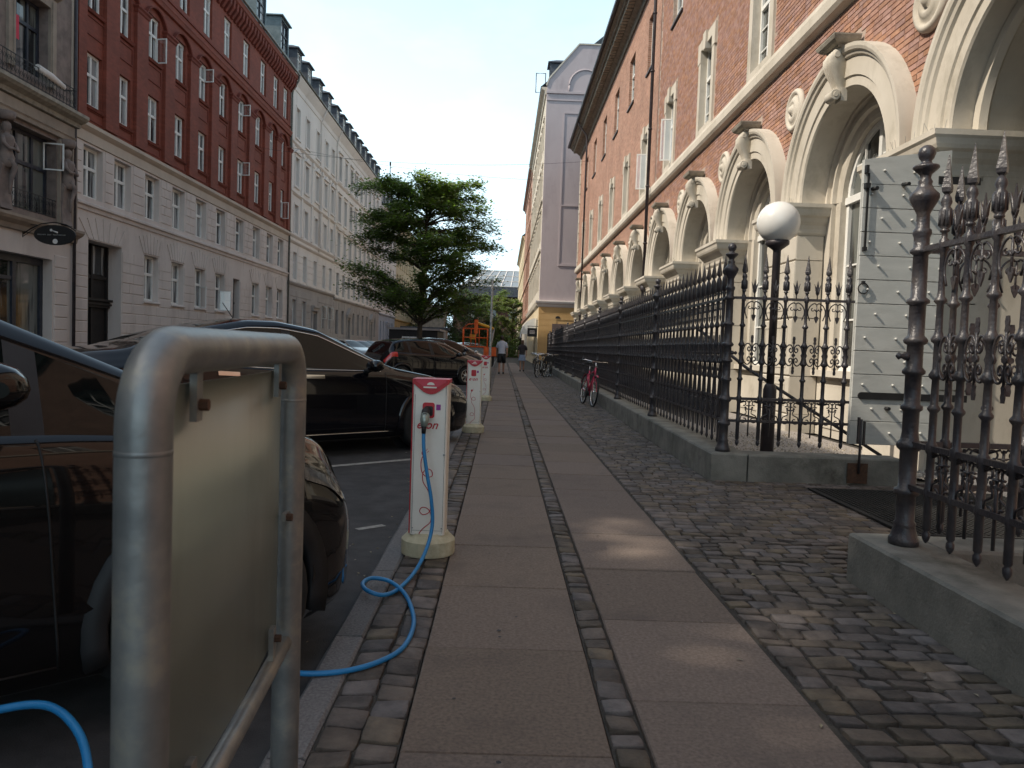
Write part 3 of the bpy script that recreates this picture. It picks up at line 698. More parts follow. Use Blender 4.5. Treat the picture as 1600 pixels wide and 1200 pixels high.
# imposts
def impost_mesh(w_):
    mb=MB(); pf=[(3.26,.00),(3.30,.03),(3.36,.035),(3.42,.06),(3.47,.11),(3.53,.15),(3.56,.20),(3.60,.22),(3.66,.235),(3.69,.26),(ZS,.26),(ZS,.0)]
    mb.loft([[(-o_,-w_-o_*.75,z_),(.9,-w_-o_*.75,z_),(.9,w_+o_*.75,z_),(-o_,w_+o_*.75,z_)] for z_,o_ in pf]); return mb.mesh('impost',M['stone'])
PW=(P-2*RI)/2
me_imp=impost_mesh(PW)
pier_rows=[(.0,.30,.06),(.31,.93,.03),(.945,1.895,.03),(1.91,2.845,.03),(2.86,3.25,.02)]
def pier_block_mesh(z0,z1,pr):
    mb=MB(); c=.018; w_=PW
    def ring(i,p,zz=0): return [(-p,-w_-p*.7+i,z0+i),(-p,w_+p*.7-i,z0+i),(-p,w_+p*.7-i,z1-i),(-p,-w_-p*.7+i,z1-i)]
    mb.loft([[(XI-XA,-w_-pr*.7,z0),(XI-XA,w_+pr*.7,z0),(XI-XA,w_+pr*.7,z1),(XI-XA,-w_-pr*.7,z1)],ring(0,pr-c),ring(c,pr)])
    if z1-z0>.5:   # sunk panel frame on the front
        a=.16
        for k,(b0,b1,c0,c1) in enumerate(((-w_+a,w_-a,z0+a*.8,z0+a*.8+.02),(-w_+a,w_-a,z1-a*.8-.02,z1-a*.8),(-w_+a,-w_+a+.02,z0+a*.8+.02,z1-a*.8-.02),(w_-a-.02,w_-a,z0+a*.8+.02,z1-a*.8-.02))):
            mb.box(-pr-.010,-pr+.005,b0,b1,c0,c1)
    return mb.mesh('pier_block',M['stone'])
me_pb=[pier_block_mesh(*q) for q in pier_rows]
me_core=MB().box(.02,XI-XA+.25,-PW+.012,PW-.012,0,3.3).mesh('pier_core',M['stone_d'])
for i,c in enumerate(arches):
    portal=(i==0)
    inst_w('archivolt',me_arch,bb,(0,c,ZS),0)
    inst_w('keystone',me_key,bb,(XA-.01,c,ZS+RO+.02),0).scale=(.88,.88,.94); inst_w('keystone_cap',me_kcap,bb,(XA,c,ZS+RO-.01),0).scale=(.88,.86,.9)
    if c+P/2<YE: inst_w('roundel',me_round,bb,(XW,c+P/2,5.50),0)
    pc=c+P/2
    inst_w('pier_core',me_core,bb,(XA,pc,0),0)
    for q in me_pb: inst_w('pier_block',q,bb,(XA,pc,0),0)
    inst_w('impost',me_imp,bb,(XA,pc,0),0)
    if portal:
        pc=c-P/2; inst_w('pier_core',me_core,bb,(XA,pc,0),0)
        for q in me_pb: inst_w('pier_block',q,bb,(XA,pc,0),0)
        inst_w('impost',me_imp,bb,(XA,pc,0),0)
        # deep passage
        mb=MB(); n=20
        ringp=[(c+RI-.02,0)]+[(c+(RI-.02)*math.cos(PI*k/n),ZS+(RI-.02)*math.sin(PI*k/n)) for k in range(n+1)]+[(c-RI+.02,0)]
        vs=[];fs=[]
        for y_,z_ in ringp: vs+=[(XI-.02,y_,z_),(XI+3.2,y_,z_)]
        for k in range(len(ringp)-1): fs.append((2*k,2*k+1,2*k+3,2*k+2))
        mb.add(vs,fs); mb.build('passage_wall',M['stone'],bb)
        mb=MB().box(XI+3.2,XI+3.3,c-RI,c+RI,0,ZS+RI); mb.build('inner_door',M['doorgrey'],bb)
        box_part('threshold',M['kerb'],(XA-.05,XI+3.2,c-RI,c+RI,-.02,.05))
        # jamb ring
        mb=MB(); arc_lathe(mb,[(RI-.01,XA+.25),(RI-.10,XA+.26),(RI-.12,XA+.34),(RI-.05,XA+.40),(RI-.01,XA+.40)],c,ZS,28); mb.build('inner_arch',M['stone'],bb)
        continue
    inst_w('inner_arch',me_in,bb,(0,c,ZS),0)
    # jambs below springing
    for s_ in (-1,1):
        mb=MB(); a,b=c+s_*RW,c+s_*RI
        mb.box(XI+.10,XI+.26,min(a,b),max(a,b),0,ZS); a2=c+s_*(RI-.20)
        mb.box(XI+.03,XI+.10,min(a2,b)+.0,max(a2,b)-.0,0.0,ZS)
        mb.build('jamb',M['stone'],bb)
    box_part('sill',M['stone'],(XI-.10,XI+.3,c-RI+.01,c+RI-.01,.96,1.06))
    box_part('apron_panel',M['stone'],(XI+.02,XI+.3,c-RI+.01,c+RI-.01,0,.96),(XI-.0,XI+.021,c-RI+.18,c+RI-.18,.86,.90),(XI-.0,XI+.021,c-RI+.18,c+RI-.18,.14,.18),(XI-.0,XI+.021,c-RI+.18,c-RI+.22,.18,.86),(XI-.0,XI+.021,c+RI-.22,c+RI-.18,.18,.86))
    hh=ZS+RW-1.06
    win(bb,XI+.20,c,1.06,-1,2*RW,hh,M['white'],'arch','arched_window',bar=.075,tr=(ZS-1.06)/hh,pm_=M['pane_flat'])
box_part('interior_wall',M['black'],(XI+.45,XI+.5,9.1,YE,0,5.4),(XW+.5,XW+.55,YS0,YE,6.6,ZT))
# downpipes
def downpipe(y,x,z0,z1,parent,mat,r=.055,off=.8,s=-1):
    mb=MB(); mb.tube([(x+s*off,y,z1+.1),(x+s*off,y,z1-.15),(x+s*.12,y,z1-.75),(x+s*.09,y,z1-.95),(x+s*.09,y,z0)],r,8)
    k=z0+1
    while k<z1-1.2: mb.lathe([(r+.018,0),(r+.018,.05)],8,(x+s*.09,y,k)); k+=1.9
    mb.lathe([(r+.02,0),(r+.05,.06),(r+.05,.14),(r+.02,.2)],8,(x+s*.09,y,z0+3.2))
    return mb.build('downpipe',mat,parent)
downpipe(25.62,XW-.16,.1,15.0,bb,M['darkpipe'],off=.6); downpipe(46.4,XW-.16,.1,15.0,bb,M['darkpipe'],off=.6)
# plank door leaf standing open
dl=bpy.data.objects.new('door',None); put(dl,bb,(3.79,8.10,.33)); dl['label']='open grey plank door leaf with rows of pegs'
DW,DH=.93,3.05
npk=12; ph=DH/npk
for k in range(npk):
    z0=k*ph; sl=.0
    mb=MB(); g=.005; z1=z0+ph-(0 if k<npk-1 else 0)
    top=lambda x: 0
    if k==npk-1: mb.prism([(0,z0),(DW,z0),(DW,z1+.13),(0,z1)],'y',R.uniform(-.002,.002),.035)
    else: mb.loft([[(g,.035,z0),(DW-g,.035,z0),(DW-g,.035,z1-g),(g,.035,z1-g)],[(0,.006,z0),(DW,.006,z0),(DW,.006,z1-g),(0,.006,z1-g)],[(.004,R.uniform(-.002,.001),z0+.004),(DW-.004,R.uniform(-.002,.001),z0+.004),(DW-.004,0,z1-g-.004),(.004,0,z1-g-.004)]])
    mb.build('plank',M['doorgrey'],dl)
MB().box(0,DW,.036,.06,0,DH).build('backing_board',M['doorgrey'],dl)
pg=MB().lathe([(.013,0),(.013,.015),(.011,.026),(.007,.030)],8).mesh('peg',M['white'])
pm2=pm('peg_grey',(.5,.5,.47),(.55,.55,.52),5,.5)
pg.materials.clear(); pg.materials.append(pm2)
for k in range(npk):
    for q in range(3):
        xx=.14+.33*q+(.07 if k%2 else -.04)+R.uniform(-.01,.01); zz=k*ph+ph*.55+R.uniform(-.01,.01)
        if xx<DW-.04: inst('peg',pg,dl,(xx,0,zz),0,rot=(PI/2,0,0))
for zz in (.53,2.86):
    mb=MB(); mb.box(.10,DW+.32,-.014,.0,zz-.038,zz+.038) if zz<1 else mb.box(.80,DW+.32,-.012,.0,zz-.04,zz+.04)
    mb.tube([(.10,0,zz),(.10,-.015,zz)],.038,12) if zz<1 else None; mb.build('strap_hinge',M['black'],dl)
MB().box(.03,.05,-.03,-.015,2.1,2.9).box(.02,.06,-.035,0,2.08,2.12).box(.0,.05,-.06,0,2.74,2.79).box(.0,.03,-.05,.0,2.9,2.98).build('bolt_rod',M['black'],dl)
mb=MB(); mb.tube([(.05+.055*math.cos(a),-.02,1.68+.055*math.sin(a)) for a in [2*PI*i/18 for i in range(18)]],.007,6,closed=True); mb.box(.035,.065,-.03,.01,1.73,1.76); mb.build('ring_handle',M['black'],dl)
MB().tube([(.42,-.0,2.80),(.42,-.13,2.78)],.02,8).tube([(.10,-.0,2.74),(.10,-.10,2.73)],.022,8).tube([(.38,0,.40),(.38,-.07,.40)],.02,8).build('door_stop',M['black'],dl)
# stay rods / conduit on the facade and small wall lamps omitted; bird spikes on the imposts
sp=MB()
for c in arches[:4]:
    for s_ in (-1,1):
        for k in range(26):
            yy=c+P/2*s_-PW+ R.uniform(-.15,2*PW+.15) if s_>0 else None
            if yy is None: continue
            x_=XA-R.uniform(.0,.24); sp.tube([(x_,yy,ZS),(x_+R.uniform(-.05,.05),yy+R.uniform(-.05,.05),ZS+.13)],.0022,3,smooth=False,cap=False)
o=sp.build('bird_spikes',M['galv'],bb); o['kind']='stuff'
# ================================================================ IRON FENCES
ZP=.27
def plinth(name_label,poly,zt,label_zone=None):
    mb=MB(); n=len(poly)
    cx=sum(p[0] for p in poly)/n; cy=sum(p[1] for p in poly)/n
    def ins(p,i): 
        d_=Vector((cx-p[0],cy-p[1])); return (p[0]+(i if cx>p[0] else -i),p[1]+(i if cy>p[1] else -i))
    # subdivide long edges for uneven line
    rings=[[(p[0],p[1],-.06) for p in poly],[(p[0],p[1],zt-.015) for p in poly],[(*ins(p,.012),zt) for p in poly]]
    mb.loft(rings); o=mb.build('stone_plinth',M['plinth'])
    return tag(o,name_label,'low wall')
plinth('long low concrete plinth carrying the fence along the brick building',[(fx(7.4)-.155,7.42),(fx(7.4)+.2,7.42),(fx(50)+.2,50.5),(fx(50)-.16,50.5)],ZP)
plinth('short concrete plinth under the fence beside the grey door leaf',[(2.322+.16,7.42),(4.05,7.42),(4.05,7.75),(2.322+.16,7.75)],ZP-.006)
plinth('mossy concrete plinth end beside the doormat, under the closest fence panel',[(1.99,-5),(2.34,-5),(2.34,4.19),(1.99,4.19)],ZP)
plinth('concrete plinth between the doormat and the portal pier',[(2.344,3.86),(4.78,3.86),(4.78,4.19),(2.344,4.19)],ZP-.006)
def spiral(cx,cz,r0,r1,a0,a1,n=14):
    return [(cx+(r0+(r1-r0)*i/n)*math.cos(a0+(a1-a0)*i/n),0,cz+(r0+(r1-r0)*i/n)*math.sin(a0+(a1-a0)*i/n)) for i in range(n+1)]
def fence_kit(lod,pitch):
    seg=12 if lod else 6; n=16 if lod else 7; ts=6 if lod else 4
    K={}
    mb=MB()
    pf=[(.004,.33),(.014,.345),(.019,.36),(.019,.38),(.012,.39),(.019,.40),(.019,.56),(.024,.57),(.024,.60),(.019,.61),(.019,.78),(.026,.79),(.026,.83),(.018,.84),(.018,.99),(.030,1.005),(.030,1.015),(.019,1.03),
        (.017,1.155),(.030,1.165),(.034,1.18),(.022,1.20),(.018,1.21),(.018,1.335),(.030,1.345),(.034,1.36),(.022,1.38),(.017,1.40),(.016,1.53),(.030,1.545),(.030,1.555),(.018,1.57),(.015,1.60),(.015,1.79),(.022,1.80),(.022,1.85),(.013,1.86),(.013,1.885),(.022,1.892),(.022,1.90),(.015,1.905),(.027,1.915),(.028,2.00),(.018,2.012),(.026,2.035),(.022,2.055),(.011,2.075)]
    if not lod: pf=[q for i,q in enumerate(pf) if i%2==0 or q[0]>.026]
    mb.lathe(pf,seg)
    # spear head: faceted leaf
    mb.lathe([(.010,2.07),(.027,2.085),(.030,2.105),(.018,2.17),(.002,2.27)],4 if lod else 4,smooth=False)
    if lod:
        for k in range(8):
            a=2*PI*k/8; mb.tube([(.028*math.cos(a),.028*math.sin(a),1.92),(.028*math.cos(a),.028*math.sin(a),1.995)],.005,4)
    K['picket']=mb.mesh('picket',M['iron'])
    h=pitch/2
    # crown spike between pickets (above top rail)
    mb=MB(); mb.tube([(0,0,1.83),(0,0,1.90)],.006,4 if not lod else 6)
    mb.loft([[( -.004,-.006,1.87),(.004,-.006,1.87),(.004,.006,1.87),(-.004,.006,1.87)],[(-.020,-.005,1.90),(.020,-.005,1.90),(.020,.005,1.90),(-.020,.005,1.90)],[(-.011,-.005,1.925),(.011,-.005,1.925),(.011,.005,1.925),(-.011,.005,1.925)],[(-.013,-.004,1.955),(.013,-.004,1.955),(.013,.004,1.955),(-.013,.004,1.955)],[(-.001,-.002,2.02),(.001,-.002,2.02),(.001,.002,2.02),(-.001,.002,2.02)]])
    for s in (-1,1): mb.tube([(0,0,1.885),(s*.014,0,1.92),(s*.022,0,1.955),(s*.036,0,1.99)],[.009,.009,.007,.001],4)
    K['crown_spike']=mb.mesh('crown_spike',M['iron'])
    # hanging scrolls below the top rail
    mb=MB(); q=.006
    for s in (-1,1):
        a=[(s*.008,0,1.785)]+[(s*(.008+ (h-.026)*math.sin(t)),0,1.70+.095*math.cos(t)) for t in [PI*i/(n*1.0)*.62 for i in range(1,n+1)]]
        a.append((s*(h-.040),0,1.62))
        mb.tube(a,q,ts)
        mb.tube([(s*(.040+.020*math.cos(t)*(1-i*.03)),0,1.735+.020*math.sin(t)*(1-i*.03)) for i,t in enumerate([PI*1.0+PI*1.5*k/n for k in range(n+1)])],q*.8,ts)
        mb.tube([(s*.022,0,1.735),(0,0,1.71)],q,ts)
    mb.tube([(0,0,1.79),(0,0,1.64)],q,ts)
    mb.loft([[( -.003,-.005,1.665),(.003,-.005,1.665),(.003,.005,1.665),(-.003,.005,1.665)],[(-.022,-.005,1.655),(.022,-.005,1.655),(.022,.005,1.655),(-.022,.005,1.655)],[(-.017,-.005,1.63),(.017,-.005,1.63),(.017,.005,1.63),(-.017,.005,1.63)],[(-.002,-.003,1.595),(.002,-.003,1.595),(.002,.003,1.595),(-.002,.003,1.595)]])
    K['hanging_scroll']=mb.mesh('hanging_scroll',M['iron'])
    # middle band: four C scrolls, rosette, tails
    mb=MB(); zc=1.265; q=.0065
    ck=[(.84,.0),(.82,.035),(.70,.078),(.47,.104),(.24,.100),(.10,.074),(.10,.044),(.24,.028),(.38,.040),(.40,.060),(.30,.070),(.22,.060)]
    for s in (-1,1):
        for u in (-1,1):
            K_=[(s*a*h,0,zc+u*b) for a,b in ck]
            mb.tube(catmull(K_,3 if lod else 1),q,ts)
    mb.tube([(0,0,zc-.12),(0,0,zc+.12)],q,ts)
    mb.tube([(0,-.008,zc),(0,.008,zc)],.018,8 if lod else 6)
    for s in (-1,1): mb.tube([(s*(h-.002),-.006,zc),(s*(h-.002),.006,zc)],.03,8 if lod else 5)
    for u in (-1,1):
        mb.loft([[(-w_,-.003,zc+u*z_),(w_,-.003,zc+u*z_),(w_,.003,zc+u*z_),(-w_,.003,zc+u*z_)] for z_,w_ in ((.11,.006),(.125,.015),(.145,.011),(.165,.015),(.19,.010))])
    K['scroll_band']=mb.mesh('scroll_band',M['iron'])
    # lyre ornament between the low rails
    mb=MB(); q=.006
    for s in (-1,1):
        mb.tube([(s*.008,0,.775),(s*.02,0,.79)]+spiral(s*h*.52,.755,h*.38,.010,(PI*.9 if s<0 else PI*.1)+0,(PI*.9-4.6 if s<0 else PI*.1+4.6),n),q,ts)
        mb.tube([(s*.030,0,.722),(s*.036,0,.70),(s*.026,0,.685),(s*.026,0,.660),(s*(h*.72),0,.635),(s*(h*.80),0,.600)]+spiral(s*h*.45,.600,h*.38,.012,(0 if s>0 else PI),(-5.0 if s>0 else PI+5.0),n),q,ts)
        mb.tube([(s*.034,-.007,.722),(s*.034,.007,.722)],.011,6)
    mb.tube([(0,0,.79),(0,0,.43)],.008,ts)
    mb.tube([(0,0,.745),(0,0,.735)],.02,6)
    mb.box(-.03,.03,-.006,.006,.738,.746); mb.box(-.034,.034,-.005,.005,.70,.712)
    K['lyre_ornament']=mb.mesh('lyre_ornament',M['iron'])
    return K
def post_mesh():
    pf=[(.062,0),(.075,.002),(.075,.035),(.068,.045),(.060,.07),(.052,.10),(.056,.115),(.046,.13),(.046,.26),(.060,.27),(.064,.285),(.060,.30),(.044,.31),(.044,.50),(.060,.515),(.064,.53),(.060,.545),(.046,.56),(.040,.60),
        (.040,.71),(.054,.72),(.054,.74),(.040,.75),(.040,.90),(.056,.91),(.056,.925),(.040,.945),(.040,1.06),(.056,1.07),(.060,1.085),(.050,1.10),(.040,1.11),(.040,1.27),(.056,1.28),(.056,1.295),(.038,1.31),(.036,1.53),(.052,1.54),(.054,1.555),(.038,1.57),
        (.038,1.62),(.046,1.64),(.044,1.66),(.034,1.67),(.032,1.74),(.040,1.76),(.062,1.80),(.072,1.825),(.070,1.845),(.045,1.87),(.032,1.895),(.036,1.91),(.026,1.925),(.028,1.945),(.050,1.965),(.064,1.98),(.062,1.99),(.030,2.0),(.024,2.015),(.036,2.03),(.043,2.055),(.036,2.08),(.018,2.095),(.001,2.10)]
    return MB().lathe(pf,18).mesh('post',M['iron'])
me_post=post_mesh()
me_knob=MB().lathe([(.004,-.03),(.02,-.02),(.022,0),(.012,.02),(.02,.035),(.004,.05)],8).mesh('rosette',M['iron'])
def fence(label,p0,p1,pitch,posts,lod,first=.12,reach=None,notpickets=()):
    p0=Vector(p0);p1=Vector(p1); L_=(p1-p0).length; u=(p1-p0).normalized(); ang=math.atan2(u.y,u.x)
    f=thing('iron_fence',label,'fence',(p0.x,p0.y,ZP),ang,'black cast iron fences with spear tips')
    K=fence_kit(lod,pitch)
    def at(name,me,s,z=0): return inst(name,me,f,(s,0,z-ZP))
    for s in posts:
        inst('post',me_post,f,(s,0,0))
        inst('rosette',me_knob,f,(s,-.05,1.0),0,rot=(PI/2,0,0))
    def bar(z,hw,hh,name='rail'):
        mb=MB(); mb.box(0,L_,-hw,hw,z-ZP-hh,z-ZP+hh); 
        mb.build(name,M['iron'],f)
    bar(1.825,.017,.013); bar(.81,.015,.014); bar(.585,.017,.013); bar(.79,.010,.004) if False else None
    s=first; prev=None; n=0
    while s<L_-.02:
        near_post=any(abs(s-q)<pitch*.45 for q in posts)
        if not near_post: at('picket',K['picket'],s)
        m_=s+pitch/2
        if m_<L_-.03 and n<298:
            for k in ('crown_spike','hanging_scroll','scroll_band','lyre_ornament'): at(k,K[k],m_)
        s+=pitch; n+=1
    return f
yl=50.3
pst=[0]+[3.92*k for k in range(1,11)]
fence('long cast iron fence on the plinth running along the whole brick facade',(fx(7.6),7.6),(fx(yl),yl),.2178,[p for p in pst],0,.2178)
fence('cast iron fence panel with six spears beside the grey door leaf',(fx(7.6)+.05,7.6),(3.53,7.6),.212,[],1,.09)
fence('closest cast iron fence panel, on the mossy plinth end, seen at a steep slant',(2.17,3.95),(2.17,-4.2),.205,[0,4.1,8.1],1,.205)
fence('cast iron fence panel between the doormat and the portal pier, behind the closest panel',(2.22,3.95),(4.72,3.95),.212,[],1,.14)
# diagonal stay and gate latch
st=thing('gate_latch','rusty iron drop bolt fixed to the plinth below the grey door leaf','latch',(3.56,7.40,.02))
MB().box(-.10,.10,-.012,.0,.0,.20).build('base_plate',M['rust'],st)
MB().tube([(0,-.03,.10),(0,-.03,.64)],.013,8).build('bolt_bar',M['iron'],st)
MB().box(-.035,-.018,-.05,-.02,.40,.66).box(.022,.038,-.05,-.02,.38,.62).build('catch_plate',M['iron'],st)
sr=MB(); sr.tube([(2.5,9.6,1.55),(2.9,8.9,1.1),(4.2,8.2,.2)],.02,8); tag(sr.build('handrail',M['iron']),'thin iron stair rail sloping down behind the fence beside the globe lamp','handrail')
# ---------------------------------------------------------------- globe lamp
gl=thing('globe_lamp','white globe lamp on a dark slim pole behind the short fence','street lamp',(3.06,8.55,.02))
MB().lathe([(.075,0),(.075,.85),(.06,.9),(.045,.92)],12).build('lower_pole',M['darkpipe'],gl)
MB().lathe([(.044,.92),(.044,2.42),(.05,2.43),(.09,2.46),(.13,2.49),(.13,2.53),(.11,2.535)],14).build('pole',M['darkpipe'],gl)
mb=MB(); mb.lathe([(.235*math.sin(PI*i/20)+.0001,.235*-math.cos(PI*i/20)) for i in range(21)],36,(0,0,2.735),cap=False); mb.build('globe',M['globe'],gl)
# ================================================================ SHADED SIDE OF THE STREET
XL=-14.5
def blocks_rows(parent,x,s,rows,holes,y0,y1,mat,maxlen=1.15,proud=.03,limit=280,joint=.0,name='stone_block'):
    cnt=0; rest=MB()
    for ri,(za,zb) in enumerate(rows):
        segs=[(y0,y1)]
        for h in holes:
            if h[2]<zb-.02 and h[3]>za+.02:
                n2=[]
                for a,b in segs:
                    if h[0]>=b or h[1]<=a: n2.append((a,b)); continue
                    if h[0]>a: n2.append((a,h[0]))
                    if h[1]<b: n2.append((h[1],b))
                segs=n2
        for a,b in segs:
            if b-a<.12: continue
            n=max(1,round((b-a)/maxlen)); 
            if n>1 and ri%2: cuts=[a]+[a+(b-a)*(i-.35)/n for i in range(1,n)]+[b]
            else: cuts=[a+(b-a)*i/n for i in range(n+1)]
            for i in range(len(cuts)-1):
                if cnt<limit: block(parent,x-.001*s,round(cuts[i],3),round(cuts[i+1],3),za,zb,s,mat,proud,name); cnt+=1
                else: rest.box(x-.01*s,x+proud*s,cuts[i]+.01,cuts[i+1]-.01,za+.01,zb-.01)
    if rest.v: rest.build(name,mat,parent)['kind']='stuff'
def ledge(parent,name,x,s,y0,y1,prof,mat):
    mb=MB(); extrude_y(mb,[(x+s*a,z) for a,z in prof],y0,y1); return mb.build(name,mat,parent)
def dormer(parent,y,x,z0,w,h,mat,fm,depth=2.6,over=.16,style='cross'):
    d_=bpy.data.objects.new('dormer',None); put(d_,parent,(x,y,z0)); 
    mb=MB(); hw=w/2
    mb.box(-depth,0,-hw,-hw+.10,0,h).box(-depth,0,hw-.10,hw,0,h).box(-.06,-.001,-hw+.1,hw-.1,h-.12,h).box(-.06,-.001,-hw+.1,hw-.1,0,.15)
    mb.build('cheek',mat,d_)
    mb=MB(); ww=hw+over; mb.loft([[(-depth-.2,-ww,h),(over,-ww,h),(over,ww,h),(-depth-.2,ww,h)],[(-depth-.2,-ww,h+.07),(over,-ww,h+.07),(over,ww,h+.07),(-depth-.2,ww,h+.07)],[(-depth-.2,-.12,h+.42),(-.5,-.12,h+.42),(-.5,.12,h+.42),(-depth-.2,.12,h+.42)]]); mb.build('dormer_roof',mat,d_)
    a,b=window_mesh(w-.24,h-.30,fm,style); inst('dormer_window',a,d_,(-.07,0,.16),PI/2); inst('pane',b,d_,(-.07,0,.16),PI/2)
    return d_
def dormer_at(parent,y,x,z0,w,h,mat,fm,**k): return dormer(parent,y,x,z0,w,h,mat,fm,**k)
# ---------------------------------------------------------------- red brick building
Y0,Y1=25.72,50.85
rb=broot('red_brick_building','deep red brick building with rusticated grey base and white windows across the street','building',(-18,38,0))
cols=[26.9,28.95,31.35,33.85,36.35,38.85,41.6,44.4,46.95,49.2]
ctop=[26.9,29.3,31.8,34.2,36.8,39.4,42.2,45.1,47.6,49.7]
WW=1.02; hA=[(c-WW/2,c+WW/2,9.06,10.86) for c in cols]; hB=[(c-WW/2,c+WW/2,12.32,14.06) for c in cols]; hC=[(c-WW/2,c+WW/2,15.50,17.40) for c in ctop]
h1=[(c-.62,c+.62,5.92,7.68) for c in cols]
hg=[(c-.62,c+.62,2.62,4.46) for c in cols if not (c<30 or 39.8<c<42.5)]
hd=[(26.62,28.92,.0,4.48)]; hb=[(40.75,41.75,.0,4.42)]
mb=MB(); holed_wall(mb,XL,Y0,Y1,8.45,18.2,hA+hB+hC,.22,1); mb.build('brick_wall',M['redbrick'],rb,fix=False)
mb=MB(); holed_wall(mb,XL,Y0,Y1,0,7.76,h1+hg+hd+hb,.34,1); mb.build('plaster_wall',M['greyplaster'],rb,fix=False)
rows=[(.1+.385*i,.1+.385*(i+1)) for i in range(11)]+[(4.48,4.9),(4.9,5.36)]
blocks_rows(rb,XL,1,rows[:11],[(a-.04,b+.04,c-.05,d_+.1) for a,b,c,d_ in hg+hd+hb],Y0,Y1,M['greyplaster'],1.1,.028,150)
rows=[(5.95+.36*i,5.95+.36*(i+1)) for i in range(5)]
blocks_rows(rb,XL,1,rows,[(a-.14,b+.14,0,9) for a,b,c,d_ in h1],Y0,Y1,M['greyplaster'],.62,.028,150)
for h in hg+[(26.6,28.94,0,4.48)]:        # fan of wedge stones over the ground openings
    c=(h[0]+h[1])/2; n=7; hw=(h[1]-h[0])/2+.3
    for i in range(n):
        u0=-1+2*i/n+.02; u1=-1+2*(i+1)/n-.02
        mb=MB(); zt_=5.34-.12*abs((u0+u1)/2)*2
        q=[(c+u0*hw*.80,4.52),(c+u1*hw*.80,4.52),(c+u1*hw*1.22,zt_),(c+u0*hw*1.22,zt_)]
        q=[(min(max(a,Y0+.05),Y1),b) for a,b in q]
        if q[2][0]-q[3][0]<.05: continue
        mb.prism(q,'x',XL-.001,XL+.026); mb.build('wedge_stone',M['greyplaster'],rb)
ledge(rb,'ledge',XL,1,Y0,Y1,[(-.01,5.44),(.05,5.46),(.07,5.58),(.14,5.62),(.14,5.70),(.0,5.76),(-.01,5.76)],M['greyplaster'])
ledge(rb,'band',XL,1,Y0,Y1,[(-.02,7.76),(.05,7.78),(.05,8.12),(.12,8.18),(.20,8.26),(.20,8.38),(-.02,8.46)],M['plaster_band'])
ledge(rb,'brick_string',XL,1,Y0,Y1,[(-.02,14.62),(.10,14.66),(.13,14.80),(.16,14.86),(.16,14.94),(-.02,15.0)],M['redbrick'])
ledge(rb,'brick_string',XL,1,Y0,Y1,[(-.02,15.22),(.05,15.24),(.05,15.32),(-.02,15.34)],M['redtrim'])
ledge(rb,'cornice',XL,1,Y0,Y1,[(-.02,18.0),(.08,18.02),(.10,18.1),(.42,18.36),(.46,18.60),(-.02,18.62)],M['redbrick'])
cb=MB().prism([(0,17.55),(.10,17.58),(.34,17.95),(.38,18.30),(0,18.30)],'y',-.11,.11).mesh('cornice_bracket',M['redtrim'])
y=Y0+.25
while y<Y1: inst_w('cornice_bracket',cb,rb,(XL,y,0),0); y+=.46
mb=MB(); mb.tube([(XL+.52,Y0,18.70),(XL+.52,Y1+.1,18.70)],.08,8); mb.build('gutter',M['gutter'],rb)
mb=MB(); mb.add([(XL+.42,Y0,18.66),(XL+.42,Y1,18.66),(XL-6,Y1,24.9),(XL-6,Y0,24.9),(XL-12,Y1,18.6),(XL-12,Y0,18.6)],[(0,1,2,3),(3,2,4,5),(0,3,5),(1,4,2)]); mb.build('roof',M['copper'],rb)
MB().box(XL-12,XL-.40,Y0,Y0+.02,0,18.6).box(XL-12,XL-.40,Y1-.02,Y1,0,18.6).box(XL-12,XL-11.9,Y0,Y1,0,18.6).box(XL-.8,XL-.75,Y0,Y1,0,18.2).build('inner_wall',M['greyplaster'],rb)
# piers between windows, arched hoods, sunk panels
edges=[Y0]+[(cols[i]+cols[i+1])/2 for i in range(9)]+[Y1]
for i,e in enumerate(edges):
    w_=.46; a,b=e-w_,e+w_
    if i==0: a,b=Y0,Y0+.5
    if i==10: a,b=Y1-.5,Y1
    MB().box(XL,XL+.13,a,b,8.5,13.55).build('brick_pier',M['redbrick'],rb)
    mb=MB(); mb.loft([[(XL,a-o_,z_),(XL+.13+o_,a-o_,z_),(XL+.13+o_,b+o_,z_),(XL,b+o_,z_)] for z_,o_ in ((13.55,0),(13.60,.04),(13.68,.05),(13.74,.10),(13.80,.10),(13.82,.0))]); mb.build('pier_capital',M['redtrim'],rb)
for i,c in enumerate(cols):
    r=.78
    a0=math.acos(min(1,.92)); n=12
    mb=MB(); rings=[]
    zc=13.45
    for k in range(n+1):
        t=PI*(.14+.72*k/n); rr=.96
        rings.append([(XL,c+rr*math.cos(t),zc+rr*math.sin(t)*.92),(XL+.14,c+rr*math.cos(t),zc+rr*math.sin(t)*.92),(XL+.16,c+(rr+.06)*math.cos(t),zc+(rr+.06)*math.sin(t)*.92),(XL,c+(rr+.07)*math.cos(t),zc+(rr+.07)*math.sin(t)*.92)])
    mb.loft(rings); mb.build('arch_hood',M['redtrim'],rb)
    for z0 in (8.56,11.42):
        hh=.36 if z0<9 else .66
        mb=MB(); mb.box(XL,XL+.03,c-.62,c+.62,z0,z0+.05).box(XL,XL+.03,c-.62,c+.62,z0+hh-.05,z0+hh).box(XL,XL+.03,c-.62,c-.57,z0+.05,z0+hh-.05).box(XL,XL+.03,c+.57,c+.62,z0+.05,z0+hh-.05)
        mb.build('sunk_panel',M['redtrim'],rb)
    for zz in (9.06,12.32): 
        MB().prism([(XL-.02,zz-.16),(XL+.08,zz-.14),(XL+.12,zz-.05),(XL-.02,zz)],'y',c-.60,c+.60).build('sill',M['redtrim'],rb)
opn={(0,3):0,(2,1):1,(4,1):1,(6,1):0,(6,0):1,(9,0):1}
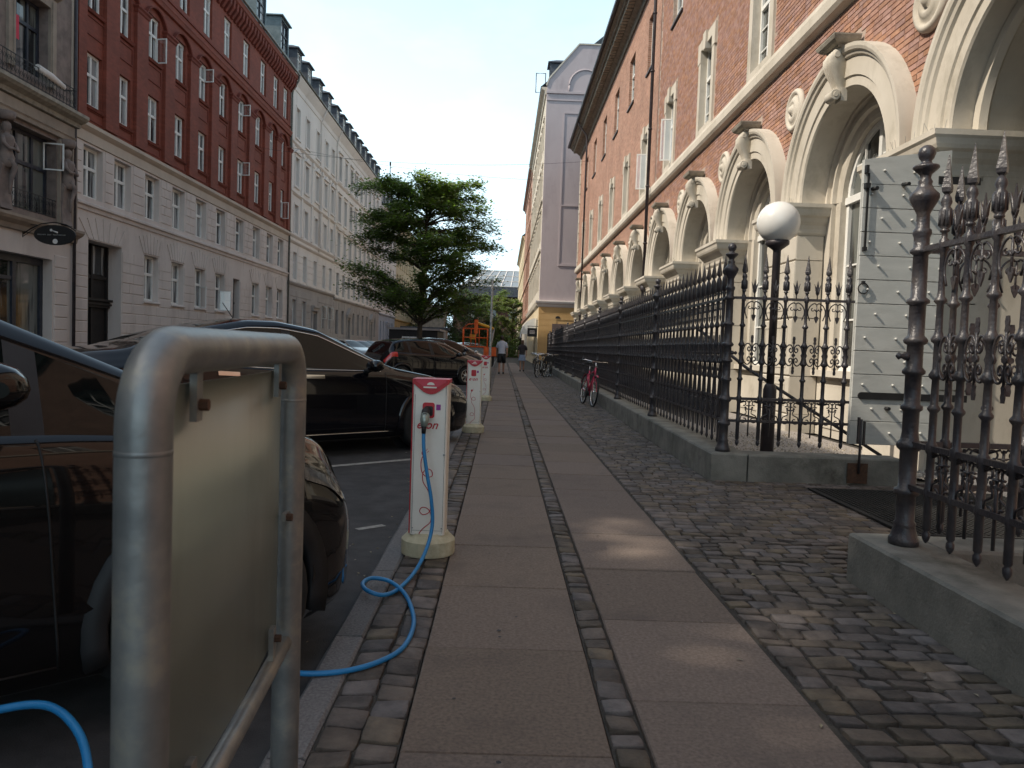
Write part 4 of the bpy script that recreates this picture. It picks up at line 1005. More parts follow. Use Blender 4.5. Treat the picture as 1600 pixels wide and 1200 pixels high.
for i,c in enumerate(cols):
    a=win(rb,XL-.12,c,9.06,1,WW,1.80,M['white'],'cross',tr=.60,bar=.085)
    b=win(rb,XL-.12,c,12.32,1,WW,1.74,M['white'],'lunette',tr=.60,bar=.085)
    if i in (6,9): casement(a,.46,.70 if i==6 else 1.05,M['white'],WW/2-.04,1.45,1.08 if i==6 else .02)
    if i in (2,4,6): casement(b,.46,1.0 if i==2 else .6,M['white'],WW/2-.04,1.4,.05 if i==2 else 1.02)
    win(rb,XL-.22,c,5.92,1,1.24,1.76,M['white'],'cross',tr=.60,bar=.09)
for i,c in enumerate(ctop):
    a=win(rb,XL-.12,c,15.50,1,WW,1.90,M['white'],'lunette',tr=.62,bar=.085)
    if i==3: casement(a,.46,.6,M['white'],WW/2-.04,1.45,1.22)
for i,h in enumerate(hg):
    c=(h[0]+h[1])/2; a=win(rb,XL-.22,c,2.62,1,1.24,1.84,M['white'],'cross',tr=.60,bar=.09)
    if i in (2,3): casement(a,.56,1.0,M['white'],.56,.9 if i==2 else 1.9,.02)
    MB().prism([(XL-.02,2.50),(XL+.09,2.53),(XL+.09,2.58),(XL-.02,2.62)],'y',h[0]-.1,h[1]+.1).build('sill',M['greyplaster'],rb)
# big dark entrance: doors, cornice, glazed fanlight
MB().box(XL-.62,XL-.56,26.62,28.92,0,4.48).build('door',M['blackdoor'],rb)
MB().box(XL-.62,XL-.34,28.915,28.97,0,4.5).box(XL-.62,XL-.34,26.57,26.625,0,4.5).box(XL-.62,XL-.34,26.62,28.92,4.475,4.53).build('recess_lining',M['greyplaster'],rb)
mb=MB(); 
mb.box(XL-.56,XL-.42,26.63,28.91,2.18,2.42).box(XL-.56,XL-.30,26.63,28.91,2.42,2.50).box(XL-.56,XL-.34,26.63,28.91,2.28,2.34)
for yy in (26.66,27.72,28.80): mb.box(XL-.56,XL-.48,yy,yy+.10,0,4.47)
mb.box(XL-.56,XL-.50,26.63,28.91,3.22,3.34); mb.build('door_frame',M['blackdoor'],rb)
mb=MB()
for yy in (26.85,27.90): mb.add([(XL-.54,yy,3.4),(XL-.54,yy+.8,3.4),(XL-.54,yy+.8,4.4),(XL-.54,yy,4.4)],[(0,1,2,3)])
mb.build('fanlight',M['pane'],rb,fix=False)
MB().box(XL-.34,XL-.30,40.755,41.745,0,4.41).box(XL-.30,XL-.26,41.2,41.26,0,4.4).box(XL-.30,XL-.26,40.76,41.74,3.1,3.18).build('narrow_door',M['blackdoor'],rb)
for yy in (35.0,39.7,44.45,49.1): dormer(rb,yy,XL+.02,19.0,1.75,2.35,M['copper'],M['darkframe'],depth=3.2,style='bars')
mb=MB(); mb.tube([(XL+.52,Y1-.05,18.62),(XL+.5,Y1-.05,18.3),(XL+.14,Y1-.05,17.7),(XL+.1,Y1-.05,17.4),(XL+.1,Y1-.05,.1)],.06,8); mb.build('downpipe',M['gutter'],rb)
# ---------------------------------------------------------------- stone building at the picture edge
Ys0,Ys1=-34,25.70
sbd=broot('stone_building','brown stone building with iron balconies and carved figures beside the red brick one','building',(-18,10,0))
XS=XL+.05
sh=[(22.45,24.15,8.95,11.25),(22.35,24.62,4.85,7.30),(19.2,24.45,.5,3.52)]
GA,GB,GZ=-5.2,1.5,15.4      # unseen notch added behind the camera, lowered so sun reaches the pavement
sh+= [(c-.7,c+.7,z,z+2.2) for c in (-30,-26,-22,-18,-14,-10,-6,-2,2,6,10,14,18) for z in (1.2,5.0,8.9,12.5,15.6) if not (z>15 and GA-1<c<GB+1)]+[(22.5,23.9,12.5,14.7),(22.5,23.9,15.6,17.8)]
mb=MB(); holed_wall(mb,XS,Ys0,Ys1,4.5,GZ,[h for h in sh if 4.5<h[2]<15],.45,1); holed_wall(mb,XS,Ys0,GA,GZ,18.9,[h for h in sh if h[2]>15 and h[0]<GA],.45,1); holed_wall(mb,XS,GB,Ys1,GZ,18.9,[h for h in sh if h[2]>15 and h[0]>GB],.45,1); mb.build('stone_wall',M['brownstone'],sbd,fix=False)
mb=MB(); holed_wall(mb,XS,Ys0,Ys1,0,4.2,[h for h in sh if h[2]<4.2],.45,1); mb.build('plaster_wall',M['greyplaster'],sbd,fix=False)
for h in sh[3:]:
    win(sbd,XS-.25,(h[0]+h[1])/2,h[2],1,h[1]-h[0],h[3]-h[2],M['darkframe'],'cross')
win(sbd,XS-.28,23.3,8.95,1,1.70,2.30,M['darkframe'],'three',tr=.66,bar=.09,pm_=M['pane_flat'])
wl=win(sbd,XS-.30,23.48,4.85,1,2.27,2.45,M['darkframe'],'three',tr=.60,bar=.10,pm_=M['pane_flat'])
casement(wl,.60,.85,M['white'],.95,1.75,1.50)
# curtains seen in the lower window
MB().box(XS-.26,XS-.255,22.55,22.95,4.95,6.3).build('curtain',M['curtain'],sbd)
mb=MB(); mb.box(XS-.22,XS-.215,22.93,23.08,9.85,10.55); mb.build('red_poster',pm('poster_red',(.55,.01,.05),(.6,.02,.06),3,.6),sbd)
# surrounds
for a,b,c,d_ in sh[:1]:
    MB().box(XS,XS+.09,a-.30,a,c-.1,d_+.3).box(XS,XS+.09,b,b+.30,c-.1,d_+.3).box(XS,XS+.09,a,b,d_,d_+.3).box(XS+.09,XS+.13,a-.12,a-.05,c-.1,d_+.2).box(XS+.09,XS+.13,b+.05,b+.12,c-.1,d_+.2).build('window_surround',M['brownlight'],sbd)
    MB().prism([(XS,d_+.3),(XS+.22,d_+.42),(XS+.26,d_+.55),(XS,d_+.62)],'y',a-.4,b+.4).build('hood',M['brownlight'],sbd)
ledge(sbd,'balcony_floor',XS,1,18.2,25.62,[(-.02,7.95),(.20,7.98),(.24,8.1),(.42,8.18),(.50,8.26),(.50,8.36),(-.02,8.40)],M['stone_d'])
ledge(sbd,'frieze',XS,1,18.2,25.45,[(-.01,7.42),(.12,7.44),(.14,7.55),(.18,7.60),(.12,7.64),(.12,7.94),(-.01,7.95)],M['brownlight'])
ledge(sbd,'shop_cornice',XS,1,14,25.66,[(-.02,4.18),(.10,4.20),(.14,4.34),(.30,4.44),(.36,4.52),(.36,4.60),(-.02,4.66)],M['brownlight'])
for ya_,yb_ in ((Ys0,GA),(GB,Ys1)): ledge(sbd,'eave',XS,1,ya_,yb_,[(-.02,18.2),(.2,18.3),(.5,18.6),(.55,18.9),(-.02,19.0)],M['stone_d'])
for ya_,yb_ in ((Ys0,GA),(GB,Ys1)):
    mb=MB(); mb.add([(XS+.5,ya_,18.92),(XS+.5,yb_,18.92),(XS-6,yb_,25.2),(XS-6,ya_,25.2),(XS-12,yb_,18.9),(XS-12,ya_,18.9)],[(0,1,2,3),(3,2,4,5),(0,3,5),(1,4,2)]); mb.build('roof',M['slate'],sbd)
# foliage added on the lowered part, shaped to cast sun patches on the pavement
tr_=MB(); rr=random.Random(11)
gaps=[(.88,4.95,.34,.85),(1.25,3.35,.42,.20),(.95,3.05,.25,.12),(1.55,3.65,.22,.16),(1.02,2.42,.14,.20),(1.35,5.9,.25,.3),(1.7,2.9,.15,.12),(.75,5.8,.12,.25),(2.6,4.4,.3,.3)]  # pavement ellipses kept clear of leaves, setting where sun patches fall
for k in range(15000):
    q=Vector((rr.uniform(XS-3.4,XS-.3),rr.uniform(GA-.3,GB+.2),rr.uniform(GZ,19.2)))
    if (q.z-18.6)>(-(q.x-XS))*.98-.2: continue
    g=q-SUN*(q.z/SUN.z)
    if any(((g.x-a)/c)**2+((g.y-b)/e)**2<rr.uniform(.7,1.15) for a,b,c,e in gaps) and rr.random()<.93: continue
    s_=.26*rr.uniform(.6,1.3); a=rr.uniform(0,6.3); u=Vector((math.cos(a),math.sin(a),rr.uniform(-.5,.5))); v=Vector((-math.sin(a)*.5,math.cos(a)*.5,rr.uniform(-.7,.7)))
    tr_.add([tuple(q-u*s_*.5),tuple(q+v*s_*.6),tuple(q+u*s_*.5),tuple(q-v*s_*.6)],[(0,1,2,3)])
tgp=thing('sun_patch_screen','unseen leaf screen added on the lowered roof to dapple the pavement with sun','light_screen',(XS-2,-2,GZ))
put(bpy.data.objects.new('crown',tr_.mesh('crown',M['leaf2'],False)),tgp,(-(XS-2),2,-GZ))
MB().box(-1.3,1.6,-3.1,3.4,0,.5).build('screen_base',M['stone_d'],tgp)

MB().box(XS-12,XS-.5,Ys0,Ys0+.02,0,18.9).box(XS-12,XS-11.9,Ys0,Ys1,0,GZ).box(XS-1,XS-.95,Ys0,Ys1,0,GZ-.05).box(XS-1,XS-.95,GB,Ys1,GZ,18.8).box(XS-12,XS,GA-.02,GA,GZ,18.9).box(XS-12,XS,GB,GB+.02,GZ,18.9).box(XS-12,XS,GA,GB,GZ-.02,GZ).build('inner_wall',M['brownstone'],sbd)
# ironwork balconies: hoops and bars
def balcony(y0,y1,x0,x1,z0,h,name='balcony_railing'):
    mb=MB(); 
    for zz in (z0+.03,z0+h): mb.box(x1-.02,x1,y0,y1,zz-.012,zz+.012).box(x0,x1-.02,y1-.02,y1,zz-.012,zz+.012).box(x0,x1-.02,y0,y0+.02,zz-.012,zz+.012)
    y=y0+.06
    while y<y1-.05:
        mb.box(x1-.015,x1-.003,y-.006,y+.006,z0,z0+h)
        cz=z0+h*.5; r=.085
        mb.tube([(x1-.01,y+.09+r*math.cos(t)*(1-.07*i),cz+.12+r*math.sin(t)*(1-.07*i)) for i,t in enumerate([PI*2.4*k/9 for k in range(10)])],.007,4,cap=False)
        mb.tube([(x1-.01,y+.09-r*math.cos(t)*(1-.07*i),cz-.12-r*math.sin(t)*(1-.07*i)) for i,t in enumerate([PI*2.4*k/9 for k in range(10)])],.007,4,cap=False)
        y+=.18
    return mb.build(name,M['black'],sbd)
balcony(18.6,25.0,XS,XS+.44,8.40,.62); balcony(22.38,24.60,XS,XS+.02,4.85,.55)
# rolled-up awning / white bundle on the upper balcony
mb=MB(); mb.tube([(XS+.38,23.0,9.05),(XS+.40,23.6,8.98),(XS+.40,24.3,8.90)],[.10,.13,.09],8); o=mb.build('rolled_cloth',M['whiteplaster']); tag(o,'pale rolled cloth hung over the iron balcony rail','cloth')
# caryatids
def caryatid(y):
    x=XS+.16; mb=MB()
    mb.loft([[(XS-.01,y-.28,z_),(XS+o_,y-.26,z_),(XS+o_,y+.26,z_),(XS-.01,y+.28,z_)] for z_,o_ in ((4.7,.20),(4.85,.16),(5.2,.14),(5.7,.18),(5.9,.22),(6.0,.14))])
    mb.lathe([(.16,5.85),(.20,6.0),(.21,6.15),(.15,6.35),(.18,6.52),(.21,6.66),(.17,6.76),(.07,6.80),(.07,6.86),(.11,6.92),(.125,7.0),(.11,7.1),(.05,7.16)],12,(x,y,0))
    for s in (-1,1):
        mb.tube([(x+.02,y+s*.19,6.68),(x+.10,y+s*.27,6.50),(x+.20,y+s*.20,6.36),(x+.24,y+s*.02,6.38)],[.07,.062,.05,.04],8)
    mb.tube([(x+.14,y-.1,6.1),(x+.18,y+.08,5.9),(x+.12,y+.02,5.5),(x+.14,y-.06,5.1)],[.07,.09,.06,.03],8)
    mb.lathe([(.19,7.18),(.24,7.26),(.26,7.42)],12,(x-.02,y,0))
    return mb.build('carved_figure',M['brownstone'],sbd)
caryatid(21.95); caryatid(24.98)
MB().box(XS+.0,XS+.10,25.36,25.66,4.66,7.4).box(XS,XS+.10,24.68,24.74,4.66,7.4).build('pilaster',M['brownlight'],sbd)
MB().box(XS,XS+.05,25.42,25.66,8.42,18.2).build('pilaster',M['plaster_band'],sbd)
# shop front
mb=MB(); mb.box(XS-.42,XS-.30,19.2,24.45,3.30,3.52).box(XS-.42,XS-.30,24.30,24.45,.5,3.3).box(XS-.42,XS-.30,22.95,23.12,.5,3.3).box(XS-.42,XS-.30,22.2,22.3,.5,3.3).box(XS-.42,XS-.32,19.2,22.95,2.75,2.86); mb.build('shop_frame',M['darkframe'],sbd)
mb=MB().add([(XS-.38,19.2,.5),(XS-.38,24.45,.5),(XS-.38,24.45,3.4),(XS-.38,19.2,3.4)],[(0,1,2,3)]); mb.build('shop_glass',M['pane_flat'],sbd,fix=False)
blocks_rows(sbd,XS,1,[(.1+.40*i,.1+.40*(i+1)) for i in range(9)],[(19.0,24.52,0,3.6)],18.2,25.25,M['greyplaster'],1.2,.04,60)
downp=MB(); downp.tube([(XS+.10,25.5,.1),(XS+.10,25.5,18.5)],.055,8); downp.build('downpipe',M['darkpipe'],sbd)
# oval shop sign on its bracket
sg=thing('shop_sign','black oval hanging sign on a curved iron bracket above the shop window','sign',(XS,22.95,4.1))
mb=MB(); n=28; mb.loft([[(.96+.62*math.cos(2*PI*i/n),yy,.02+.30*math.sin(2*PI*i/n)) for i in range(n)] for yy in (-.025,.025)]); mb.build('board',M['blackdoor'],sg)
MB().tube([(.02,0,.02),(.25,0,.20),(.55,0,.34),(.95,0,.40),(1.3,0,.34),(1.58,0,.16)],.016,6).tube([(0,0,.05),(.48,0,.30)],.012,5).tube([(0,-.02,.30),(.42,0,.30)],.012,5).tube([(0,0,-.08),(0,0,.32)],.016,5).tube([(0,0,-.06),(.40,0,.22)],.010,5).build('bracket',M['black'],sg)
MB().tube([(.98,-.03,-.17),(.98,-.026,-.17)],.075,16).tube([(.86,-.03,.16),(.86,-.026,.16)],.04,10).tube([(.88,-.03,.15),(.97,-.03,.12),(1.06,-.03,.09)],[.012,.02,.025],6).build('emblem',M['whiteplaster'],sg)
lt=MB(); x_=.46; rr=random.Random(4)      # a line of small lettering, too small to read in the photograph
for n_ in (6,3,9):
    for q in range(n_): lt.box(x_,x_+.026,-.029,-.0255,.0+rr.uniform(0,.012),.045-rr.uniform(0,.012)); x_+=.042
    x_+=.04
lt.build('lettering',M['galv'],sg)
# ---------------------------------------------------------------- pale buildings further along
def facade(name,label,y0,y1,colsy,rows,base_z,wallm,basem,eave,framem,roofm,opts,cat='building'):
    b=broot(name,label,cat,(-18,(y0+y1)/2,0))
    holes=[]; 
    for (za,zb,ww) in rows:
        for c in colsy:
            if any(abs(c-dc)<1.0 for dc in opts.get('doors',[])) and za<base_z: continue
            holes.append((c-ww/2,c+ww/2,za,zb))
    dh=[(dc-.55,dc+.55,.0,3.3) for dc in opts.get('doors',[])]
    up_=[h for h in holes if h[2]>=base_z]; lo=[h for h in holes if h[2]<base_z]+dh
    mb=MB(); holed_wall(mb,XL,y0,y1,base_z,eave-.3,up_,.28,1); mb.build('wall',wallm,b,fix=False)
    mb=MB(); holed_wall(mb,XL,y0,y1,0,base_z,lo,.30,1); mb.build('base_wall',basem,b,fix=False)
    for h in holes: 
        win(b,XL-.18,(h[0]+h[1])/2,h[2],1,h[1]-h[0],h[3]-h[2],framem,'cross',bar=.06,tr=.62)
    for h in dh:
        c=(h[0]+h[1])/2; MB().box(XL-.28,XL-.22,h[0],h[1],0,3.3).build('door',M['blackdoor'],b)
        mb=MB(); mb.box(XL,XL+.10,h[0]-.32,h[0]-.02,0,3.5).box(XL,XL+.10,h[1]+.02,h[1]+.32,0,3.5).box(XL,XL+.20,h[0]-.45,h[1]+.45,3.5,3.75)
        if opts.get('pediment'): mb.prism([(h[0]-.5,3.75),(h[1]+.5,3.75),(c,4.4)],'x',XL,XL+.26)
        else: mb.box(XL,XL+.30,h[0]-.5,h[1]+.5,3.75,3.9)
        mb.build('door_surround',basem,b)
    ledge(b,'base_band',XL,1,y0,y1,[(-.01,base_z-.16),(.06,base_z-.14),(.14,base_z-.02),(.14,base_z+.06),(-.01,base_z+.10)],basem)
    for zz in opts.get('bands',[]): ledge(b,'band',XL,1,y0,y1,[(-.01,zz-.14),(.06,zz-.1),(.16,zz),(.16,zz+.07),(-.01,zz+.12)],wallm)
    ledge(b,'cornice',XL,1,y0,y1,[(-.01,eave-.95),(.05,eave-.92),(.08,eave-.6),(.30,eave-.30),(.42,eave-.12),(.42,eave-.04),(-.01,eave-.02)],wallm)
    mb=MB(); mb.tube([(XL+.48,y0,eave+.02),(XL+.48,y1,eave+.02)],.07,6); mb.build('gutter',M['gutter'],b)
    mb=MB(); mb.add([(XL+.42,y0,eave),(XL+.42,y1,eave),(XL-6,y1,eave+6.1),(XL-6,y0,eave+6.1),(XL-12,y1,eave-.1),(XL-12,y0,eave-.1)],[(0,1,2,3),(3,2,4,5),(0,3,5),(1,4,2)]); mb.build('roof',roofm,b)
    MB().box(XL-12,XL-.45,y0+.01,y0+.03,0,eave-.1).box(XL-12,XL-.45,y1-.03,y1-.01,0,eave-.1).box(XL-.9,XL-.85,y0+.03,y1-.03,0,eave-.35).build('inner_wall',wallm,b)
    # surrounds on upper windows
    if opts.get('surround'):
        for h in up_:
            if h[2]>8.3 :
                a,bb_,c,d_=h; t=.12
                mb=MB().box(XL,XL+.05,a-t,a,c-.12,d_+t).box(XL,XL+.05,bb_,bb_+t,c-.12,d_+t).box(XL,XL+.05,a,bb_,d_,d_+t).box(XL,XL+.11,a-t-.06,bb_+t+.06,c-.22,c-.12)
                if opts['surround']==2: mb.box(XL,XL+.16,a-t-.12,bb_+t+.12,d_+t+.12,d_+t+.24)
                if opts['surround']==3 and 11<h[2]<12.6: mb.prism([(a-t-.15,d_+t+.12),(bb_+t+.15,d_+t+.12),((a+bb_)/2,d_+t+.5)],'x',XL,XL+.14)
                mb.build('window_surround',wallm,b)
    if opts.get('blocks'):
        k=opts['blocks']
        blocks_rows(b,XL,1,[(.1+k*i,.1+k*(i+1)) for i in range(int((base_z-.35)/k))],[(a-.06,c_+.06,z1_-.1,z2_+.2) for a,c_,z1_,z2_ in lo]+[(dc-1.05,dc+1.05,0,4.5) for dc in opts.get('doors',[])],y0+.02,y1-.02,basem,3.,.03,140)
        z_=base_z+.12; rws=[]
        while z_+k<opts.get('upto',7.7): rws.append((z_,z_+k)); z_+=k
        blocks_rows(b,XL,1,rws,[(a-.05,c_+.05,z1_-.1,z2_+.05) for a,c_,z1_,z2_ in up_],y0+.02,y1-.02,wallm,3.,.03,140)
    for yy in opts.get('dormers',[]): dormer(b,yy,XL-.15,eave+.55,opts.get('dw',1.25),opts.get('dh',1.55),M['slate'],M['white'],depth=2.4)
    return b
pA=facade('pale_building','off-white ornamented facade with grey base right after the red brick building',50.9,64.6,[52.6,55.2,58.2,61.0,63.3],[(2.28,4.05,.95),(5.45,7.28,.95),(8.6,10.5,.95),(11.85,13.7,.95),(15.1,17.0,.95)],5.15,M['whiteplaster'],M['greybase'],18.95,M['white'],M['slate'],
   dict(doors=[58.2],bands=[7.95,8.35,11.2,14.5],surround=3,blocks=.46,dormers=[53.2,56.0,59.3,62.4]))
# pilasters on the upper floors
for yy in (51.15,53.9,56.7,59.6,62.15,64.35): MB().box(XL,XL+.10,yy-.18,yy+.18,8.5,14.3).box(XL,XL+.16,yy-.24,yy+.24,14.0,14.3).box(XL,XL+.14,yy-.22,yy+.22,8.5,8.75).build('pilaster',M['whiteplaster'],pA)
mb=MB(); mb.tube([(XL+.46,58.9,18.9),(XL+.2,58.9,18.2),(XL+.08,58.9,17.9),(XL+.08,58.9,8)],.05,6).tube([(XL+.46,64.5,18.9),(XL+.2,64.5,18.2),(XL+.08,64.5,17.9),(XL+.08,64.5,8)],.05,6); mb.build('downpipe',M['whiteplaster'],pA)
for yy in (61.0,63.3):
    o=[c for c in pA.children if c.name.startswith('window') and abs(c.location.y-yy)<.05 and c.location.z<3]
    if o: casement(o[0],.42,1.0,M['white'],.40,1.5,.75)
pB=facade('pale_building','long off-white facade with plain dark windows and two pedimented doors',64.65,88.2,[66.1+2.42*i for i in range(9)],[(1.9,4.0,1.0),(5.25,7.2,1.0),(8.6,10.6,1.0),(11.6,13.7,1.0),(15.1,17.1,1.0)],4.95,M['whiteplaster'],M['greybase'],18.9,M['darkframe'],M['slate'],
   dict(doors=[70.94,83.04],pediment=True,bands=[8.0,11.0,14.7],surround=2,blocks=.5,dormers=[65.5,68.0,70.6,73.3,75.9,78.6,81.3,84.0,86.7]))
for i,o in enumerate([c for c in pB.children if c.name.startswith('window') and c.location.z>8]):
    if i in (8,11,20,22): casement(o,.45,.9,M['darkframe'],.42,1.5,.9)
pC=facade('pale_building','narrow pale facade with a blue-grey ground floor',88.3,101.2,[89.8+2.3*i for i in range(5)],[(1.6,3.9,.9),(5.6,7.6,.9),(8.8,10.7,.9),(11.9,13.7,.9)],4.7,M['whiteplaster'],M['bluebase'],17.2,M['darkframe'],M['slate'],dict(doors=[94.4],bands=[8.0],dormers=[90,92.6,95.2,97.8],dw=1.5,dh=1.9))
pD=facade('ochre_building','ochre yellow facade with cream stonework beyond the street tree',101.3,121,[102.8+2.4*i for i in range(8)],[(1.4,3.6,.9),(5.4,7.5,.9),(8.7,10.6,.9),(11.8,13.5,.9)],4.5,M['cream2'],M['yellow'],17.6,M['darkframe'],M['slate'],dict(bands=[8.0],surround=1,dormers=[103,106,109,112]))
pE=facade('cream_building','cream facade at the far end of the row next to the park trees',121.1,141,[122.8+2.4*i for i in range(8)],[(1.4,3.6,.9),(5.4,7.5,.9),(8.7,10.6,.9),(11.8,13.5,.9)],4.5,M['cream2'],M['cream2'],16.8,M['darkframe'],M['slate'],dict(bands=[8.0],surround=1))
# ---------------------------------------------------------------- mauve gable building on the sunny side
YP=55.2; XP=2.56
pk=broot('gable_building','tall mauve gable wall with ochre ground floor behind the brick building','building',(8,70,0))
mb=MB(); og=[(XP,4.75),(XP,20.15),(XP+.15,20.6),(XP+2.2,23.1),(12,23.1),(12,4.75)]
mb.prism(og,'y',YP,YP+.3); mb.build('gable_wall',M['pink'],pk)
mb=MB(); mb.box(XP-.03,12,YP-.10,YP-.0,19.6,19.75).box(XP,12,YP-.06,YP-.0,19.1,19.18)
mb.box(XP+1.35,12,YP-.05,YP,18.2,18.3).box(XP+1.3,12,YP-.05,YP,11.6,11.7).box(XP+1.25,12,YP-.06,YP,7.3,7.45)
mb.box(XP+1.25,XP+1.35,YP-.05,YP,11.7,18.2).box(XP+1.25,XP+1.35,YP-.05,YP,7.45,11.6); mb.build('moulding',M['pink'],pk)
mb=MB(); n=18; cx=XP+2.75; 
mb.tube([(cx+1.15*math.cos(PI*i/n),YP-.02,20.2+1.15*math.sin(PI*i/n)) for i in range(n+1)],.06,6); mb.tube([(cx-1.15,YP-.02,19.75),(cx-1.15,YP-.02,20.2)],.06,6); mb.build('blind_arch',M['pink'],pk)
# stepped coping
mb=MB(); mb.tube([(XP-.05,YP-.02,20.15),(XP+.12,YP-.02,20.65),(XP+2.2,YP-.02,23.15),(12,YP-.02,23.15)],.07,4,smooth=False); mb.build('coping',M['stone'],pk)
# ochre ground floor, recessed board
mb=MB(); mb.box(XP,12,YP-.02,YP+.3,0,4.3); mb.build('ground_floor_wall',M['yellow'],pk)
for k in range(9):
    z=.3+.44*k
    if not False: MB().box(XP+.0,XP+1.3,YP-.05,YP-.021,z+.01,z+.43).build('stone_block',M['yellow'],pk)
    MB().box(XP+2.7,6.3,YP-.05,YP-.021,z+.01,z+.43).build('stone_block',M['yellow'],pk)
    if z>3.1: MB().box(XP+1.3,XP+2.7,YP-.05,YP-.021,z+.01,z+.43).build('stone_block',M['yellow'],pk)
MB().box(XP+1.0,XP+2.15,YP-.08,YP-.051,1.6,3.1).build('grey_panel',pm('board_brown',(.10,.075,.07),(.14,.10,.095),2,.8),pk)
MB().prism([(XP+1.4+.18*math.cos(PI*i/8),3.5+.17*math.sin(PI*i/8)) for i in range(9)],'y',YP-.07,YP-.0525).build('round_vent',M['black'],pk)
mb=MB(); mb.loft([[(XP-o_,YP-o_,z_),(12,YP-o_,z_),(12,YP+.4,z_),(XP-o_,YP+.4,z_)] for z_,o_ in ((4.3,.02),(4.38,.08),(4.5,.12),(4.55,.22),(4.68,.26),(4.75,.26),(4.78,.0))]); mb.build('cornice',M['whiteplaster'],pk)
# street front (runs away from us)
pcols=[57.2+2.5*i for i in range(30)]
holes=[]
for c in pcols:
    for za in (5.6,9.2,12.6,16.0): holes.append((c-.5,c+.5,za,za+2.1))
def front(y0,y1,wm,bm,eave,nm='front_wall'):
    hs=[h for h in holes if y0<h[0] and h[1]<y1 and h[3]<eave-.6]
    mb=MB(); holed_wall(mb,XP,y0,y1,4.78,eave,hs,.25,-1); mb.build(nm,wm,pk,fix=False)
    hs2=[(c-.65,c+.65,.6,3.4) for c in pcols if y0<c-.7 and c+.7<y1]
    mb=MB(); holed_wall(mb,XP,y0,y1,0,4.3,hs2,.25,-1); mb.build('shop_wall',bm,pk,fix=False)
    for h in hs: 
        win(pk,XP+.15,(h[0]+h[1])/2,h[2],-1,1.0,2.1,M['white'],'cross',pm_=M['pane_flat'])
        if h[0]<90: MB().box(XP-.10,XP,h[0]-.15,h[1]+.15,h[3]+.15,h[3]+.3).box(XP-.05,XP,h[0]-.12,h[0],h[2],h[3]+.15).box(XP-.05,XP,h[1],h[1]+.12,h[2],h[3]+.15).build('window_surround',wm,pk)
    for h in hs2: win(pk,XP+.15,(h[0]+h[1])/2,.6,-1,1.3,2.8,M['darkframe'],'cross',pm_=M['pane_flat'])
    mb=MB(); extrude_y(mb,[(XP+.02,eave-.5),(XP-.1,eave-.45),(XP-.15,eave-.2),(XP-.4,eave-.05),(XP-.4,eave+.05),(XP+.02,eave+.05)],y0+.02,y1); mb.build('cornice',wm,pk)
    mb=MB(); extrude_y(mb,[(XP+.02,4.3),(XP-.15,4.45),(XP-.25,4.7),(XP+.02,4.78)],y0+.3,y1); mb.build('ledge',wm,pk)
    for zz in (8.4,12.0): 
        mb=MB(); extrude_y(mb,[(XP+.02,zz-.1),(XP-.12,zz),(XP-.12,zz+.08),(XP+.02,zz+.1)],y0+.02,y1); mb.build('ledge',wm,pk)
    mb=MB(); mb.add([(XP-.45,y0,eave+.06),(XP-.45,y1,eave+.06),(7.2,y1,eave+4.4),(7.2,y0,eave+4.4)],[(0,1,2,3)]); mb.build('roof',M['slate'],pk)
    MB().box(XP+.9,XP+.95,y0+.3,y1,0,eave-.1).build('inner_wall',M['black'],pk)
front(YP+.3,80,M['stone'],M['cream2'],20.1); front(80,104,M['brickwall'],M['stone'],20.0,'brick_front_wall'); front(104,140,M['cream2'],M['stone'],16.5)
def dorm_r(y,x,z,w,h): 
    d_=dormer(pk,y,x,z,w,h,M['slate'],M['white'],depth=2.2); d_.rotation_euler=(0,0,PI)
for yy in (57.6,64.5,71.5): dorm_r(yy,XP+.25,20.5,1.3,1.9)
# frame hoist on the eave
o=MB().tube([(XP-.75,57.2,20.3),(XP-.75,57.2,21.7),(XP-.05,57.2,21.7),(XP-.05,57.2,20.3)],.05,4,closed=True).build('open_roof_window',M['darkframe'],pk)
# awning + sign + lantern
aw=thing('awning','white rounded fabric awning on the cream shop front','awning',(XP,60.5,2.35))
mb=MB(); n=8; mb.loft([[(-1.15*math.sin(PI/2*i/n),yy,1.25*math.cos(PI/2*i/n)) for i in range(n+1)] for yy in (-1.6,-1.2,0,1.2,1.6)],False,False,True); mb.add([(-1.15*math.sin(PI/2*i/n),-1.6,1.25*math.cos(PI/2*i/n)) for i in range(n+1)]+[(0,-1.6,0)],[tuple(range(n+2))]); mb.build('canopy',M['white'],aw,fix=False)
MB().box(-1.17,-1.13,-1.6,1.6,-.28,0).build('valance',M['white'],aw)
sn=thing('square_sign','small black square sign projecting above the bicycles','sign',(XP-.02,54.6,2.1))
MB().box(-.78,-.08,-.03,.03,0,.62).build('board',M['black'],sn)
MB().tube([(0,0,.75),(-.8,0,.75)],.02,6).tube([(-.2,0,.6),(-.2,0,.75)],.012,4).tube([(-.7,0,.6),(-.7,0,.75)],.012,4).build('bracket',M['black'],sn)
MB().box(-.60,-.26,-.036,-.031,.40,.44).box(-.62,-.24,-.036,-.031,.30,.35).box(-.62,-.24,-.036,-.031,.21,.25).build('lettering',M['whiteplaster'],sn)
